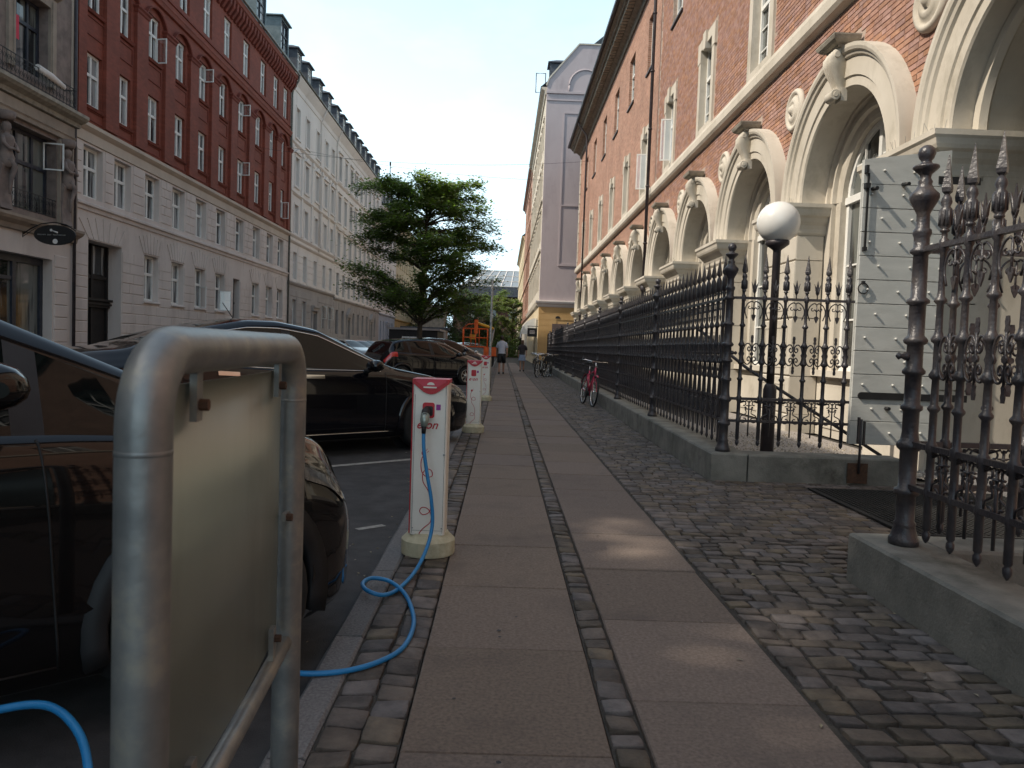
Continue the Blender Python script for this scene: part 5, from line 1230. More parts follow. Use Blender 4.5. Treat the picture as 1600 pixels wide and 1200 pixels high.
# ---------------------------------------------------------------- end of the street
gbz=thing('glass_roof_building','large dark building with a glazed roof closing the far end of the street','building',(0,150,0))
MB().box(-10,14,0,12,0,11.2).build('wall',pm('dark_red_wall',(.07,.03,.025),(.11,.045,.035),1,.9),gbz)
MB().box(-11,15,-1,12,11.2,12.0).box(-9,14,-.5,12,12.0,13.2).build('eave',M['slate'],gbz)
rm=MB(); rm.add([(-8.5,-.4,13.2),(13,-.4,13.2),(10,5,16.8),(-5,5,16.8)],[(0,1,2,3)]); rm.add([(-8.5,-.4,13.2),(-5,5,16.8),(-8.5,11,13.2)],[(0,1,2)])
rm.build('glass_roof',glassmat('roof_glass',(.25,.28,.3),.15),gbz,fix=False)
rb_=MB()
for i in range(12): x0=-8.5+i*1.95; x1=-5+i*1.363; rb_.tube([(x0,-.45,13.25),(x1,4.95,16.85)],.09,4,smooth=False)
for k in (0,.33,.66,1): rb_.tube([(-8.5+3.5*k,-.45+5.4*k,13.25+3.6*k),(13-3*k,-.45+5.4*k,13.25+3.6*k)],.09,4,smooth=False)
rb_.build('glazing_bar',M['whiteplaster'],gbz)
for i in range(5): MB().box(-7+i*4,-5.4+i*4,-.03,0,6.5,9.8).build('window',M['pane'],gbz)
kk=thing('kiosk','small grey flat-roofed kiosk at the end of the building row','kiosk',(-10.2,96,0))
MB().box(-2.5,3,0,3,0,3.2).build('wall',M['greybase'],kk); MB().box(-2.8,3.3,-.3,3.3,3.2,3.5).build('roof',M['slate'],kk); MB().prism([(-.2,3.5),(2.6,3.5),(3.0,6.2),(.3,6.4)],'y',.5,2.5).build('sloped_box',M['stone_d'],kk)
# ================================================================ CARS
def paint(name,c,rough=.22,coat=1.,metal=.0):
    m=pm(name,c,tuple(min(1,x*1.15) for x in c),3,rough,metal,coat=coat*(.75 if max(c)<.05 else 1),spec=.15 if max(c)<.05 else .5); return m
def interp(pts,x):
    xs=[p[0] for p in pts][::-1]; vs=[p[1] for p in pts][::-1]
    return float(np.interp(x,xs,vs))
def smooth_prof(pts,L_,n=240):
    xs=np.linspace(0,-L_,n); v=np.array([interp(pts,x) for x in xs])
    k=max(3,int(n*.018)); ker=np.hanning(2*k+1); ker/=ker.sum()
    vp=np.concatenate([[v[0]]*k,v,[v[-1]]*k]); v=np.convolve(vp,ker,'valid'); 
    return lambda x:float(np.interp(-x,-xs,v))
class Car:
    def __init__(s,spec): 
        s.L=spec['L']; s.sp=spec
        s.zt=smooth_prof(spec['zt'],s.L); s.zs=smooth_prof(spec['zs'],s.L); s.w=smooth_prof(spec['w'],s.L); s.zb=smooth_prof(spec['zb'],s.L)
    def sec(s,x):
        w,zt,zs,zb=s.w(x),s.zt(x),s.zs(x),s.zb(x); zs=min(zs,zt-.02)
        A=[(w*.90,zb),(w*.965,zb+.05),(w*.99,zb+.14),(w*1.0,zb+.32*(zs-zb)),(w*.992,zb+.5*(zs-zb)),(w*1.0,zb+.66*(zs-zb)),(w*.998,zb+.78*(zs-zb)),(w*.985,zb+.9*(zs-zb)),(w*.962,zs-.02),(w*.945,zs)]
        gh=zt-zs; y1=w*.945-.012; yt=max(.05,y1-.015-.50*gh); drop=min(.065,gh*.35); zr=zt-drop
        B=[(y1-.004,zs+.012)]
        for k in (.10,.5,.92): B.append((y1+(yt-y1)*k,zs+.012+(zr-zs-.012)*k))
        C=[(yt-.012,zr+drop*.30),(yt-.06 if yt>.1 else yt*.8,zr+drop*.62)]
        yy=C[-1][0]; z0=C[-1][1]
        for k in (.72,.4,.0): C.append((yy*k,z0+(zt-z0)*(1-k*k)))
        return A+B+C     # 10+4+5=19
    def S(s,x,v):
        q=s.sec(x); i=int(min(17,math.floor(v))); t=v-i; a,b=q[i],q[i+1]; return Vector((x,-(a[0]+(b[0]-a[0])*t),a[1]+(b[1]-a[1])*t))
    def patch(s,mb,x0,x1,v0,v1,off=.004,nx=10,nv=5,side=-1):
        G=[]
        for i in range(nx+1):
            x=x0+(x1-x0)*i/nx; row=[]
            for j in range(nv+1):
                va=v0(x) if callable(v0) else v0; vb=v1(x) if callable(v1) else v1
                v=va+(vb-va)*j/nv; p=s.S(x,v); e=.01
                du=s.S(max(-s.L+.001,x-e),v)-s.S(min(-.001,x+e),v); dv=s.S(x,min(17.99,v+.2))-s.S(x,max(0,v-.2))
                n=du.cross(dv); n=n.normalized() if n.length>1e-9 else Vector((0,-1,0))
                c=Vector((x,0,.7)); 
                if n.dot(p-c)<0: n=-n
                p=p+n*off; row.append((p.x,p.y*(1 if side<0 else -1),p.z))
            G.append(row)
        m_=nv+1; vs=[p for r in G for p in r]; fs=[(i*m_+j,i*m_+j+1,(i+1)*m_+j+1,(i+1)*m_+j) for i in range(nx) for j in range(nv)]
        if side>0: fs=[f[::-1] for f in fs]
        mb.add(vs,fs,True)
    def line(s,mb,pts,r=.006,off=.002,side=-1):
        P=[]
        for x,v in pts: p=s.S(x,v); P.append((p.x,(p.y-off)*(1 if side<0 else -1),p.z))
        mb.tube(P,r,5)
def make_car(spec,label,pos,heading,pmat,cat='car',detail=1,group=None):
    c=Car(spec); L_=spec['L']; R_=spec.get('R',.33)
    t=thing('parked_car',label,cat,(pos[0],pos[1],-.060),heading,group)
    fw,rw=spec['fw'],spec['rw']; cw,hd,rh,rd=spec['cowl'],spec['header'],spec['rhead'],spec['rdeck']; ap=spec['apil']; cp=spec['cpil']
    n=96 if detail else 48
    xs=[-L_*i/n for i in range(n+1)]
    xs=sorted({round(q,4) for q in xs+[cw,hd,rh,rd,-.012,-.03,-L_+.012,-L_+.03]},reverse=True)
    secs=[c.sec(x) for x in xs]; nv=19
    body=MB(); V=[]; 
    for x,q in zip(xs,secs):
        V.append([(x,-y,z) for y,z in q]+[(x,y,z) for y,z in q[:-1]][::-1])
    m_=len(V[0]); vs=[p for r in V for p in r]
    glass_ws=[];glass_s=[];glass_r=[];bf=[]
    for i in range(len(xs)-1):
        xm=(xs[i]+xs[i+1])/2
        for j in range(m_-1):
            jj=j if j<nv-1 else m_-2-j; f=(i*m_+j,i*m_+j+1,(i+1)*m_+j+1,(i+1)*m_+j)
            zc=sum(vs[k][2] for k in f)/4
            if jj<7 and any(math.hypot(xm-wx,zc-R_)<R_+.045 for wx in (fw,rw)): continue
            if jj>=15 and hd<xm<cw: glass_ws.append(f); continue
            if jj>=15 and rd<xm<rh: glass_r.append(f); continue
            if 10<=jj<=12 and cp<xm<ap and secs[i][18][1]-secs[i][9][1]>.13:
                bp=spec.get('bpil',[]); sd=0 if j==jj else 1
                hit=[q for q,b in enumerate(bp) if abs(xm-b)<.045]
                if hit: glass_s.append((('p',sd,hit[0]),f)); continue
                glass_s.append((('g',sd,sum(xm<b for b in bp)),f)); continue
            bf.append(f)
    body.v=list(vs); body.f=bf+[tuple(range(m_))[::-1],tuple((len(xs)-1)*m_+k for k in range(m_))]; body.sm=[True]*len(bf)+[False,False]
    body.build('body',pmat,t,fix=False)
    def sub(fs,name,mat):
        if not fs: return
        mb=MB(); used={}; 
        for f in fs:
            for k in f:
                if k not in used: used[k]=len(mb.v); mb.v.append(vs[k])
            mb.f.append(tuple(used[k] for k in f)); mb.sm.append(True)
        return mb.build(name,mat,t,fix=False)
    sub(glass_ws,'windscreen',M['carglass']); sub(glass_r,'rear_window',M['carglass'])
    for key in sorted({k for k,f in glass_s}): sub([f for k,f in glass_s if k==key],'side_window' if key[0]=='g' else 'door_pillar',M['carglass'] if key[0]=='g' else M['black'])
    # underbody and arches
    mb=MB(); mb.box(-L_+.85,-.80,-c.w(-L_/2)+.14,c.w(-L_/2)-.14,.17,.42)
    mb.build('underbody',M['black'],t)
    for wx in (fw,rw):
        for s in (-1,1):
            yw=c.w(wx)*.992
            lip=MB(); n_=22
            rings=[]
            for k in range(n_+1):
                a=-.25+ (PI+.5)*k/n_; 
                yy=c.w(min(-.02,max(-L_+.02,wx+(R_+.05)*math.cos(a))))
                rings.append([(wx+rr*math.cos(a),s*(yy*fy+oy),R_+rr*math.sin(a)) for rr,fy,oy in ((R_+.020,1,-.10),(R_+.022,1,-.004),(R_+.032,1,.002),(R_+.10,1,-.001),(R_+.10,1,-.10))])
            lip.loft(rings,True,True,True); lip.build('wheel_arch',M['black'] if spec.get('mz') else pmat,t)
            wd=bpy.data.objects.new('wheel',None); put(wd,t,(wx,s*(yw-.115),R_),None,(0,0,0 if s<0 else PI))
            # wheel local: axle along y, outside towards -y
            ty=MB(); ty.loft([[(r*math.cos(2*PI*k/28),yy,r*math.sin(2*PI*k/28)) for k in range(28)] for r,yy in ((R_*.66,-.10),(R_*.72,-.112),(R_*.93,-.108),(R_*.99,-.085),(R_,-.04),(R_,.06),(R_*.95,.11),(R_*.6,.11))],True,False,True); ty.build('tyre',M['rubber'],wd)
            rm_=MB(); rm_.loft([[(r*math.cos(2*PI*k/28),yy,r*math.sin(2*PI*k/28)) for k in range(28)] for r,yy in ((R_*.70,-.104),(R_*.66,-.112),(R_*.62,-.10),(R_*.60,-.03))],True,False,True)
            ns=spec.get('spokes',10)
            for k in range(ns):
                a=2*PI*k/ns; ca,sa=math.cos(a),math.sin(a); wd_=.018
                rm_.loft([[(r*ca-sa*q*ww,yy-dy,r*sa+ca*q*ww) for q,dy in ((-1,0),(1,0),(1,-.02),(-1,-.02))] for r,yy,ww in ((R_*.10,-.095,.03),(R_*.40,-.085,.016),(R_*.64,-.105,.022))])
            rm_.lathe([(.001,0)],3) if False else None
            rm_.loft([[(r*math.cos(2*PI*k/14),yy,r*math.sin(2*PI*k/14)) for k in range(14)] for r,yy in ((.07,-.07),(.06,-.10),(.03,-.108))],True,True,True)
            rm_.build('rim',M[spec.get('rim','alloy')],wd)
            MB().loft([[(r*math.cos(2*PI*k/20),-.02,r*math.sin(2*PI*k/20)) for k in range(20)] for r in (R_*.63,.01)],True,False).build('brake_disc',M['rust'] if detail else M['black'],wd)
            MB().loft([[(wx+r*math.cos(2*PI*k/20),s*(yw-.30),R_+r*math.sin(2*PI*k/20)) for k in range(20)] for r in (R_+.06,.01)],True,False).build('wheel_well',M['black'],t)
    # seams, handles, mirrors, trims
    for s in (-1,1):
        mb=MB()
        for sx,dx in spec['doors']:
            c.line(mb,[(sx+dx*k,1.2+ (9-1.2)*(k)) for k in [i/10 for i in range(11)]],.0045,.0,s)
        c.line(mb,[(spec['doors'][0][0]-(spec['doors'][0][0]-spec['doors'][-1][0])*k/8,1.3) for k in range(9)],.004,0,s)
        mb.build('door_seam',M['black'],t)
        mb=MB(); 
        tr=spec.get('trim')
        if tr:
            c.line(mb,[(ap+.02-(ap-cp)*k/14,9.9) for k in range(15)],.007,.002,s)
            c.line(mb,[(ap+.02-(ap-cp)*k/20,13.0) for k in range(21)],.008,.002,s)
            c.line(mb,[(fw-.5-(fw-rw-1.0)*k/10,1.25) for k in range(11)],.008,.006,s)
            mb.build('chrome_trim',M['chrome'],t)
        for hx in spec['handles']:
            mb=MB(); c.patch(mb,hx,hx-.22,6.9,7.5,.012,4,2,s); mb.build('door_handle',M['chrome'] if tr else pmat,t)
        # mirror
        mx_=spec['mirror']; p=c.S(mx_,9.6); yb=abs(p.y); p.z+=spec.get('mz',0)
        mb=MB(); rings=[]
        for yy,sc_ in ((0,.35),(.03,.75),(.09,1),(.16,1),(.205,.8),(.225,.35)):
            rings.append([(mx_+.02+.09*sc_*math.cos(2*PI*k/14)*(1.0),s*(yb+.05+yy),p.z+.065+.075*sc_*math.sin(2*PI*k/14)*(1 if math.sin(2*PI*k/14)>0 else .8)) for k in range(14)])
        mb.loft(rings,True,True,True); mb.build('mirror',pmat,t)
        MB().tube([(mx_,s*(yb-.02),p.z-.01),(mx_,s*(yb+.10),p.z+.02)],[.035,.025],8).build('mirror_arm',M['black'],t)
        # lights
        h0,h1,hv0,hv1=spec['head']
        mb=MB(); c.patch(mb,h0,h1,hv0,hv1,.006,10,5,s); mb.build('headlight',M['lamp_clear'],t)
        t0,t1,tv0,tv1=spec['tail']
        mb=MB(); c.patch(mb,t0,t1,tv0,tv1,.006,10,6,s); mb.build('tail_light',M['lamp_red'],t)
    # front: grille, plate ; rear plate
    zf=c.zb(-.01); zt_=c.zt(-.01); w0=c.w(-.01)
    MB().prism(rrect(-w0*.8,w0*.8,zf+.03,zf+.03+(zt_-zf)*.38,.03),'x',-.004,.012).build('lower_grille',M['black'],t)
    MB().prism(rrect(-w0*.5,w0*.5,zt_-.16,zt_-.06,.03),'x',-.004,.014).build('grille',M['black'],t)
    MB().box(.013,.022,-.26,.26,zf+.17,zf+.28).build('number_plate',M['whiteplaster'],t)
    zr=c.zb(-L_+.01); zu=c.zt(-L_+.01)
    MB().box(-L_-.012,-L_-.002,-.26,.26,zr+(zu-zr)*.42,zr+(zu-zr)*.42+.11).build('number_plate',M['whiteplaster'],t)
    MB().tube([(rh+.15,0,c.zt(rh+.15)-.01),(rh+.02,0,c.zt(rh+.15)+.17)],.005,5).build('antenna',M['black'],t)
    return t
sedan=dict(rim='rim_dark',L=4.95,R=.35,fw=-.93,rw=-3.88,
 zt=[(0,.58),(-.06,.67),(-.3,.79),(-.8,.92),(-1.35,1.02),(-1.45,1.055),(-2.3,1.455),(-2.75,1.525),(-3.1,1.52),(-3.7,1.40),(-4.35,1.18),(-4.75,1.14),(-4.88,1.02),(-4.95,.85)],
 zs=[(0,.52),(-.3,.73),(-.9,.88),(-1.5,.955),(-3,.985),(-4,1.04),(-4.7,.99),(-4.95,.78)],
 w=[(0,.42),(-.05,.60),(-.18,.76),(-.45,.89),(-.95,.955),(-2.4,.965),(-3.9,.965),(-4.5,.88),(-4.8,.78),(-4.95,.60)],
 zb=[(0,.26),(-.3,.20),(-.7,.19),(-4.3,.19),(-4.7,.28),(-4.95,.42)],
 cowl=-1.42,header=-2.28,rhead=-3.15,rdeck=-4.25,apil=-1.62,cpil=-3.95,bpil=[-2.70],doors=[(-1.55,-.0),(-2.68,-.0),(-3.55,-.25)],handles=[-2.35,-3.3],mirror=-1.80,trim=True,
 head=(-.10,-.62,6.3,8.3),tail=(-4.92,-4.62,6.6,8.8),spokes=10)
hatch=dict(L=3.99,R=.31,fw=-.82,rw=-3.35,
 zt=[(0,.55),(-.05,.66),(-.25,.80),(-.75,.93),(-.98,1.0),(-1.85,1.41),(-2.2,1.475),(-2.7,1.485),(-3.3,1.44),(-3.55,1.37),(-3.85,1.02),(-3.93,.92),(-3.99,.75)],
 zs=[(0,.50),(-.3,.72),(-.8,.88),(-1.3,.93),(-3,1.0),(-3.7,1.03),(-3.99,.70)],
 w=[(0,.40),(-.05,.58),(-.18,.72),(-.45,.82),(-.9,.86),(-3.2,.865),(-3.7,.80),(-3.92,.70),(-3.99,.60)],
 zb=[(0,.24),(-.3,.19),(-3.6,.2),(-3.99,.32)],
 cowl=-.92,header=-1.80,rhead=-3.45,rdeck=-3.86,apil=-1.05,cpil=-3.5,bpil=[-2.18,-3.05],doors=[(-1.12,0),(-2.16,0),(-3.0,0)],handles=[-1.9,-2.85],mirror=-1.28,
 head=(-.10,-.58,6.2,8.4),tail=(-3.93,-3.52,6.6,10.4),spokes=7)
mpv=dict(hatch); mpv.update(rim='rim_dark',L=4.15,R=.345,fw=-.72,rw=-3.40,
 zt=[(0,.58),(-.05,.72),(-.2,.90),(-.5,1.00),(-.68,1.06),(-1.65,1.50),(-2.0,1.58),(-2.7,1.60),(-3.4,1.55),(-3.75,1.47),(-4.0,1.08),(-4.1,.95),(-4.15,.75)],
 zs=[(0,.52),(-.25,.78),(-.6,.93),(-1.2,.97),(-3.0,1.02),(-3.8,1.05),(-4.15,.70)],
 w=[(0,.42),(-.05,.60),(-.16,.74),(-.42,.86),(-.9,.90),(-3.2,.905),(-3.8,.84),(-4.08,.74),(-4.15,.6)],
 zb=[(0,.24),(-.3,.19),(-3.8,.2),(-4.15,.34)],
 cowl=-.60,header=-1.62,rhead=-3.65,rdeck=-4.0,apil=-.72,cpil=-3.65,bpil=[-1.30,-2.30,-3.2],doors=[(-1.22,-.06),(-2.28,0),(-3.1,0)],handles=[-2.0,-2.9],mirror=-1.435,mz=.09,
 head=(-.16,-.40,6.9,7.9),tail=(-4.08,-3.75,6.6,10.4),spokes=5,trim=False)
HD=math.atan2(.656,.755)
blk=paint('black_car_paint',(.003,.003,.005),.12); brn=paint('dark_brown_car_paint',(.005,.004,.004),.12); navy=paint('navy_car_paint',(.006,.008,.02)); silver=paint('silver_car_paint',(.30,.30,.29),.3,1,.6); gry=paint('grey_car_paint',(.07,.07,.07),.3,1,.4); redp=paint('red_car_paint',(.30,.012,.012)); wht=paint('white_car_paint',(.6,.6,.58))
make_car(mpv,'dark brown hatchback parked nose to the kerb, closest to the metal sign frame',(-.985,3.76),HD,brn,group=None)
make_car(sedan,'long black saloon with chrome window trim parked beside the first charging post',(-.80,10.62),HD,blk)
make_car(hatch,'small black hatchback with a bright red tail light, parked beyond the black saloon',(-1.1,26.4),HD,blk)
make_car(hatch,'dark grey hatchback parked just beyond the black hatchback',(-1.1,29.8),HD,gry,detail=0)
make_car(mpv,'navy people carrier, second car past the black hatchback',(-1.1,33.2),HD,navy,detail=0)
make_car(sedan,'silver saloon showing its windscreen near the thin street pole',(-1.1,37.6),HD,silver,detail=0)
make_car(hatch,'white small car parked in front of the orange lift',(-1.1,42.5),HD,wht,detail=0)
for i,(x,y,sp_,m_,lb) in enumerate([(-10.2,42.5,mpv,silver,'silver car parked opposite below the arched doorway of the pale building'),(-10.2,49.5,hatch,silver,'silver hatchback across the street just behind the black saloon bonnet'),(-10.2,53.2,hatch,redp,'red small car parked between two pale cars across the street'),(-10.2,57.2,sedan,navy,'navy saloon parked across the street beside the red car'),(-10.2,61.2,hatch,silver,'last silver hatchback across the street before the tree')]):
    make_car(sp_,lb,(x+1.8,y-1.2),HD+PI+.0 if False else math.atan2(-.6,.8),m_,detail=0)
# ================================================================ METAL SIGN FRAME
xf0,yf0,xf1,yf1=-.392,.835,-.452,1.64
sf=thing('sign_frame','galvanised tube frame holding a blank metal sign panel, seen from behind','sign frame',(xf0,yf0,0),math.atan2(yf1-yf0,xf1-xf0))
FL=math.hypot(yf1-yf0,xf1-xf0); zt_=1.222; rb=.085
pts=[(0,0,0),(0,0,.4),(0,0,.8),(0,0,zt_-rb)]+[(rb-rb*math.cos(a),0,zt_-rb+rb*math.sin(a)) for a in [PI/2*k/8 for k in range(1,9)]]
pts+=[(FL-rb+rb*math.sin(a),0,zt_-rb+rb*math.cos(a)) for a in [PI/2*k/8 for k in range(0,9)]]+[(FL,0,.8),(FL,0,.4),(FL,0,0)]
MB().tube(pts,.030,24,ref=(1,0,0)).build('tube_frame',M['galv'],sf)
MB().tube([(.028,0,.585),(FL-.028,0,.585)],.0165,14).build('lower_tube',M['galv'],sf)
for a in (0,FL): MB().lathe([(.0298,0),(.0304,.002),(.0304,.005),(.0298,.007)],24,(a,0,zt_-rb-.03)).build('weld_seam',M['galv'],sf)
pl=MB(); x0_,x1_=.075,FL-.045; n=24     # sheet slightly bowed between its clips
pl.loft([[(x0_+(x1_-x0_)*i/n,(.014-.011*math.sin(PI*i/n)+o_),z_) for i in range(n+1)] for o_,z_ in ((.004,.615),(.0,.615),(.0,1.178),(.004,1.178),(.004,.615))],False,False,True); pl.build('sign_panel',M['alu'],sf)
for (a,z) in ((.17,1.178),(FL-.15,1.178),(.17,.615),(FL-.15,.615)):
    s=1 if z>1 else -1
    MB().box(a-.012,a+.012,-.006,.0035,z-.05 if s>0 else z-.03,z+.03 if s>0 else z+.05).build('clip',M['galv'],sf)
    MB().tube([(a,-.006,z-.028*s),(a,-.018,z-.028*s)],.008,6,smooth=False).build('bolt',M['rust'],sf)
MB().box(FL-.07,FL-.02,-.006,.003,.86,.875).build('clip',M['galv'],sf); MB().tube([(FL-.06,-.006,.867),(FL-.06,-.018,.867)],.008,6,smooth=False).build('bolt',M['rust'],sf)
# ================================================================ CHARGING POSTS
def squiggle(n=60):
    P=[]
    # x,z of the drawn red cord, local
    key=[(-.03,.60),(-.045,.56),(-.04,.50),(-.01,.468),(.022,.475),(.018,.505),(-.008,.515),(-.032,.49),(-.03,.44),(0,.39),(.018,.345),(.02,.29),(.008,.258),(-.025,.245),(-.045,.265),(-.03,.288),(.002,.28),(.022,.245),(.018,.20),(-.02,.165),(-.045,.13),(-.04,.095),(-.03,.075)]
    for i in range(len(key)-1):
        p0=key[max(0,i-1)];p1=key[i];p2=key[i+1];p3=key[min(len(key)-1,i+2)]
        for k in range(4):
            t=k/4; f=lambda a,b,c,d_:.5*((2*b)+(-a+c)*t+(2*a-5*b+4*c-d_)*t*t+(-a+3*b-3*c+d_)*t**3)
            P.append((f(p0[0],p1[0],p2[0],p3[0]),f(p0[1],p1[1],p2[1],p3[1])))
    return P
PWD,PDP,PH=.205,.19,1.02
def charging_post(x,y,label,plug=False,rz=-.02):
    t=thing('charging_post',label,'charging post',(x,y,0),rz,'electric car charging posts along the kerb')
    foot=MB(); foot.lathe([(.158,0),(.160,.01),(.160,.085),(.15,.095),(.125,.118),(.118,.13)],24,smooth=False); foot.build('foot',M['post_foot'],t)
    MB().prism([(a,b) for a,b in rrect(-PWD/2,PWD/2,-PDP/2,PDP/2,.018,3)],'z',.125,PH).build('casing',M['post_white'],t)
    MB().box(-PWD/2-.0065,-PWD/2-.0005,-PDP/2+.014,PDP/2-.014,.13,PH-.002).build('side_stripe',M['post_red'],t)
    # sloped crimson cap with a curved lower edge
    cap=MB(); yb=-PDP/2
    tr=[(-PWD/2-.004,PH+.02),(PWD/2+.004,PH+.02)]
    cv=[(PWD/2+.004-(PWD+.008)*k/16, PH-.004-.062*math.sin(PI*k/16)**1.2) for k in range(17)]
    cap.prism(tr+cv,'y',yb-.009,yb-.0006); cap.build('cap_front',M['post_red'],t)
    cap=MB(); cap.prism([(-PWD/2+.014,PH+.018),(PWD/2-.014,PH+.018)]+[(PWD/2-.02-(PWD-.04)*k/12,PH+.004-.042*math.sin(PI*k/12)**1.3) for k in range(13)],'y',yb-.012,yb-.0095); cap.build('cap_badge',M['post_pink'],t)
    MB().prism(rrect(-PWD/2-.004,PWD/2+.004,-PDP/2-.009,PDP/2+.004,.016,3),'z',PH+.0005,PH+.022).build('top_plate',M['post_pink'],t)
    MB().prism([(-.028+.022*math.cos(a)+.028,PH-.012+.016*math.sin(a)) for a in [PI*k/8 for k in range(9)]],'y',yb-.0145,yb-.0122).build('crown_emblem',M['post_white'],t)
    MB().box(-.042,.034,yb-.0145,yb-.0122,PH-.030,PH-.022).build('name_strip',M['post_white'],t)
    MB().prism(rrect(-.045,.025,.815,.905,.014,3),'y',yb-.006,yb-.0004).build('socket_plate',M['post_red'],t)
    if plug or True: MB().prism(rrect(-.032,.016,.828,.885,.010,3) ,'y',yb-.0085,yb-.0062).build('socket_flap',M['post_red'] if not plug else M['black'],t)
    sm_=MB(); sm_.box(-PWD/2+.012,-PWD/2+.0135,yb-.0012,yb-.0002,.135,PH-.07).box(PWD/2-.0135,PWD/2-.012,yb-.0012,yb-.0002,.135,PH-.01).box(-PWD/2+.014,PWD/2-.014,yb-.0012,yb-.0002,.150,.1515); sm_.build('casing_seam',M['black'],t)
    for xx in (-.085,.085): MB().tube([(xx,yb-.003,.165),(xx,yb,.165)],.004,8).build('screw',M['galv'],t)
    MB().tube([(.088,yb-.003,.60),(.088,yb,.60)],.007,10).build('lock',M['galv'],t)
    MB().box(.034,.060,yb-.0022,yb-.0003,.862,.895).build('sticker',M['purple'],t)
    text_obj('logo_text','e·on',.070,M['post_red'],t,(-.018,yb-.0005,.773),(PI/2,0,0),.0008,.35,bold=.0012)
    sq=MB(); P=squiggle(); sq.tube([(a,yb-.001,b) for a,b in P],.0028,5,flat=(.0028,.0012)); 
    sq.prism([(-.03+.014*math.cos(a),.608+.016*math.sin(a)) for a in [2*PI*k/10 for k in range(10)]],'y',yb-.002,yb-.0003)
    sq.tube([(-.018,yb-.001,.622),(-.008,yb-.001,.634)],.002,4).tube([(-.012,yb-.001,.612),(.0,yb-.001,.622)],.002,4); sq.build('cord_drawing',M['post_red'],t)
    return t
cp1=charging_post(-.405,4.49,'closest charging post, with a blue cable plugged into its socket',True)
charging_post(-.385,10.93,'middle charging post with an empty red socket')
charging_post(-.365,17.45,'farthest charging post, just before the thin street pole')
# plug and blue cable
plg=thing('charging_plug','black and silver charging plug in the socket of the closest post','plug',(-.428,4.49-PDP/2-.01,.86))
MB().tube([(0,.01,0),(0,-.045,-.004),(0,-.085,-.03)],[.022,.024,.022],12).build('head',M['black'],plg)
MB().tube([(0,-.07,-.022),(0,-.092,-.045),(-.002,-.10,-.085)],[.026,.026,.018],12).build('collar',M['alu'],plg)
MB().tube([(-.002,-.097,-.07),(-.003,-.102,-.125)],[.016,.012],10).build('grip',M['black'],plg)
K1=[(-.431,4.285,.735),(-.424,4.27,.64),(-.400,4.26,.50),(-.372,4.25,.36),(-.362,4.24,.22),(-.385,4.17,.10),(-.425,3.98,.03),(-.48,3.74,.012),(-.54,3.62,.02),(-.615,3.61,.045),(-.650,3.70,.05),(-.62,3.80,.045),(-.53,3.80,.03),(-.435,3.66,.014),(-.365,3.40,.010),(-.345,3.20,.010),(-.365,3.00,.010),(-.44,2.865,.010),(-.545,2.78,.010),(-.66,2.745,.012),(-.74,2.76,.01),(-.82,2.80,.02),(-.90,2.88,.08)]
tag(MB().tube(catmull(K1),.0105,10).build('charging_cable',M['cable']),'bright blue cable hanging from the closest post and looping over the setts','cable')
K2=[(-.80,1.30,.36),(-.86,1.40,.50),(-.93,1.50,.565),(-1.02,1.60,.59),(-1.12,1.66,.575),(-1.25,1.70,.50),(-1.4,1.72,.35)]
# second cable: sags in front of the brown car
K2=[(-.845,1.60,-.04),(-.90,1.70,.02),(-.985,1.84,.11),(-1.09,1.98,.17),(-1.22,2.06,.205),(-1.36,2.06,.19),(-1.5,2.05,.14)]
tag(MB().tube([(-.60,1.2,-.05)]+catmull(K2),.0115,10).build('charging_cable',M['cable']),'second blue cable arching beside the brown car at the picture edge','cable')
# thin street pole
sp_=thing('street_pole','thin grey street pole standing on the kerb beyond the charging posts','pole',(-.35,21.7,0)); MB().lathe([(.055,0),(.055,.9),(.04,.95),(.032,3.15),(.001,3.17)],10).build('shaft',M['galv'],sp_); MB().lathe([(.075,0),(.075,.04),(.055,.05)],10).build('collar',M['galv'],sp_)
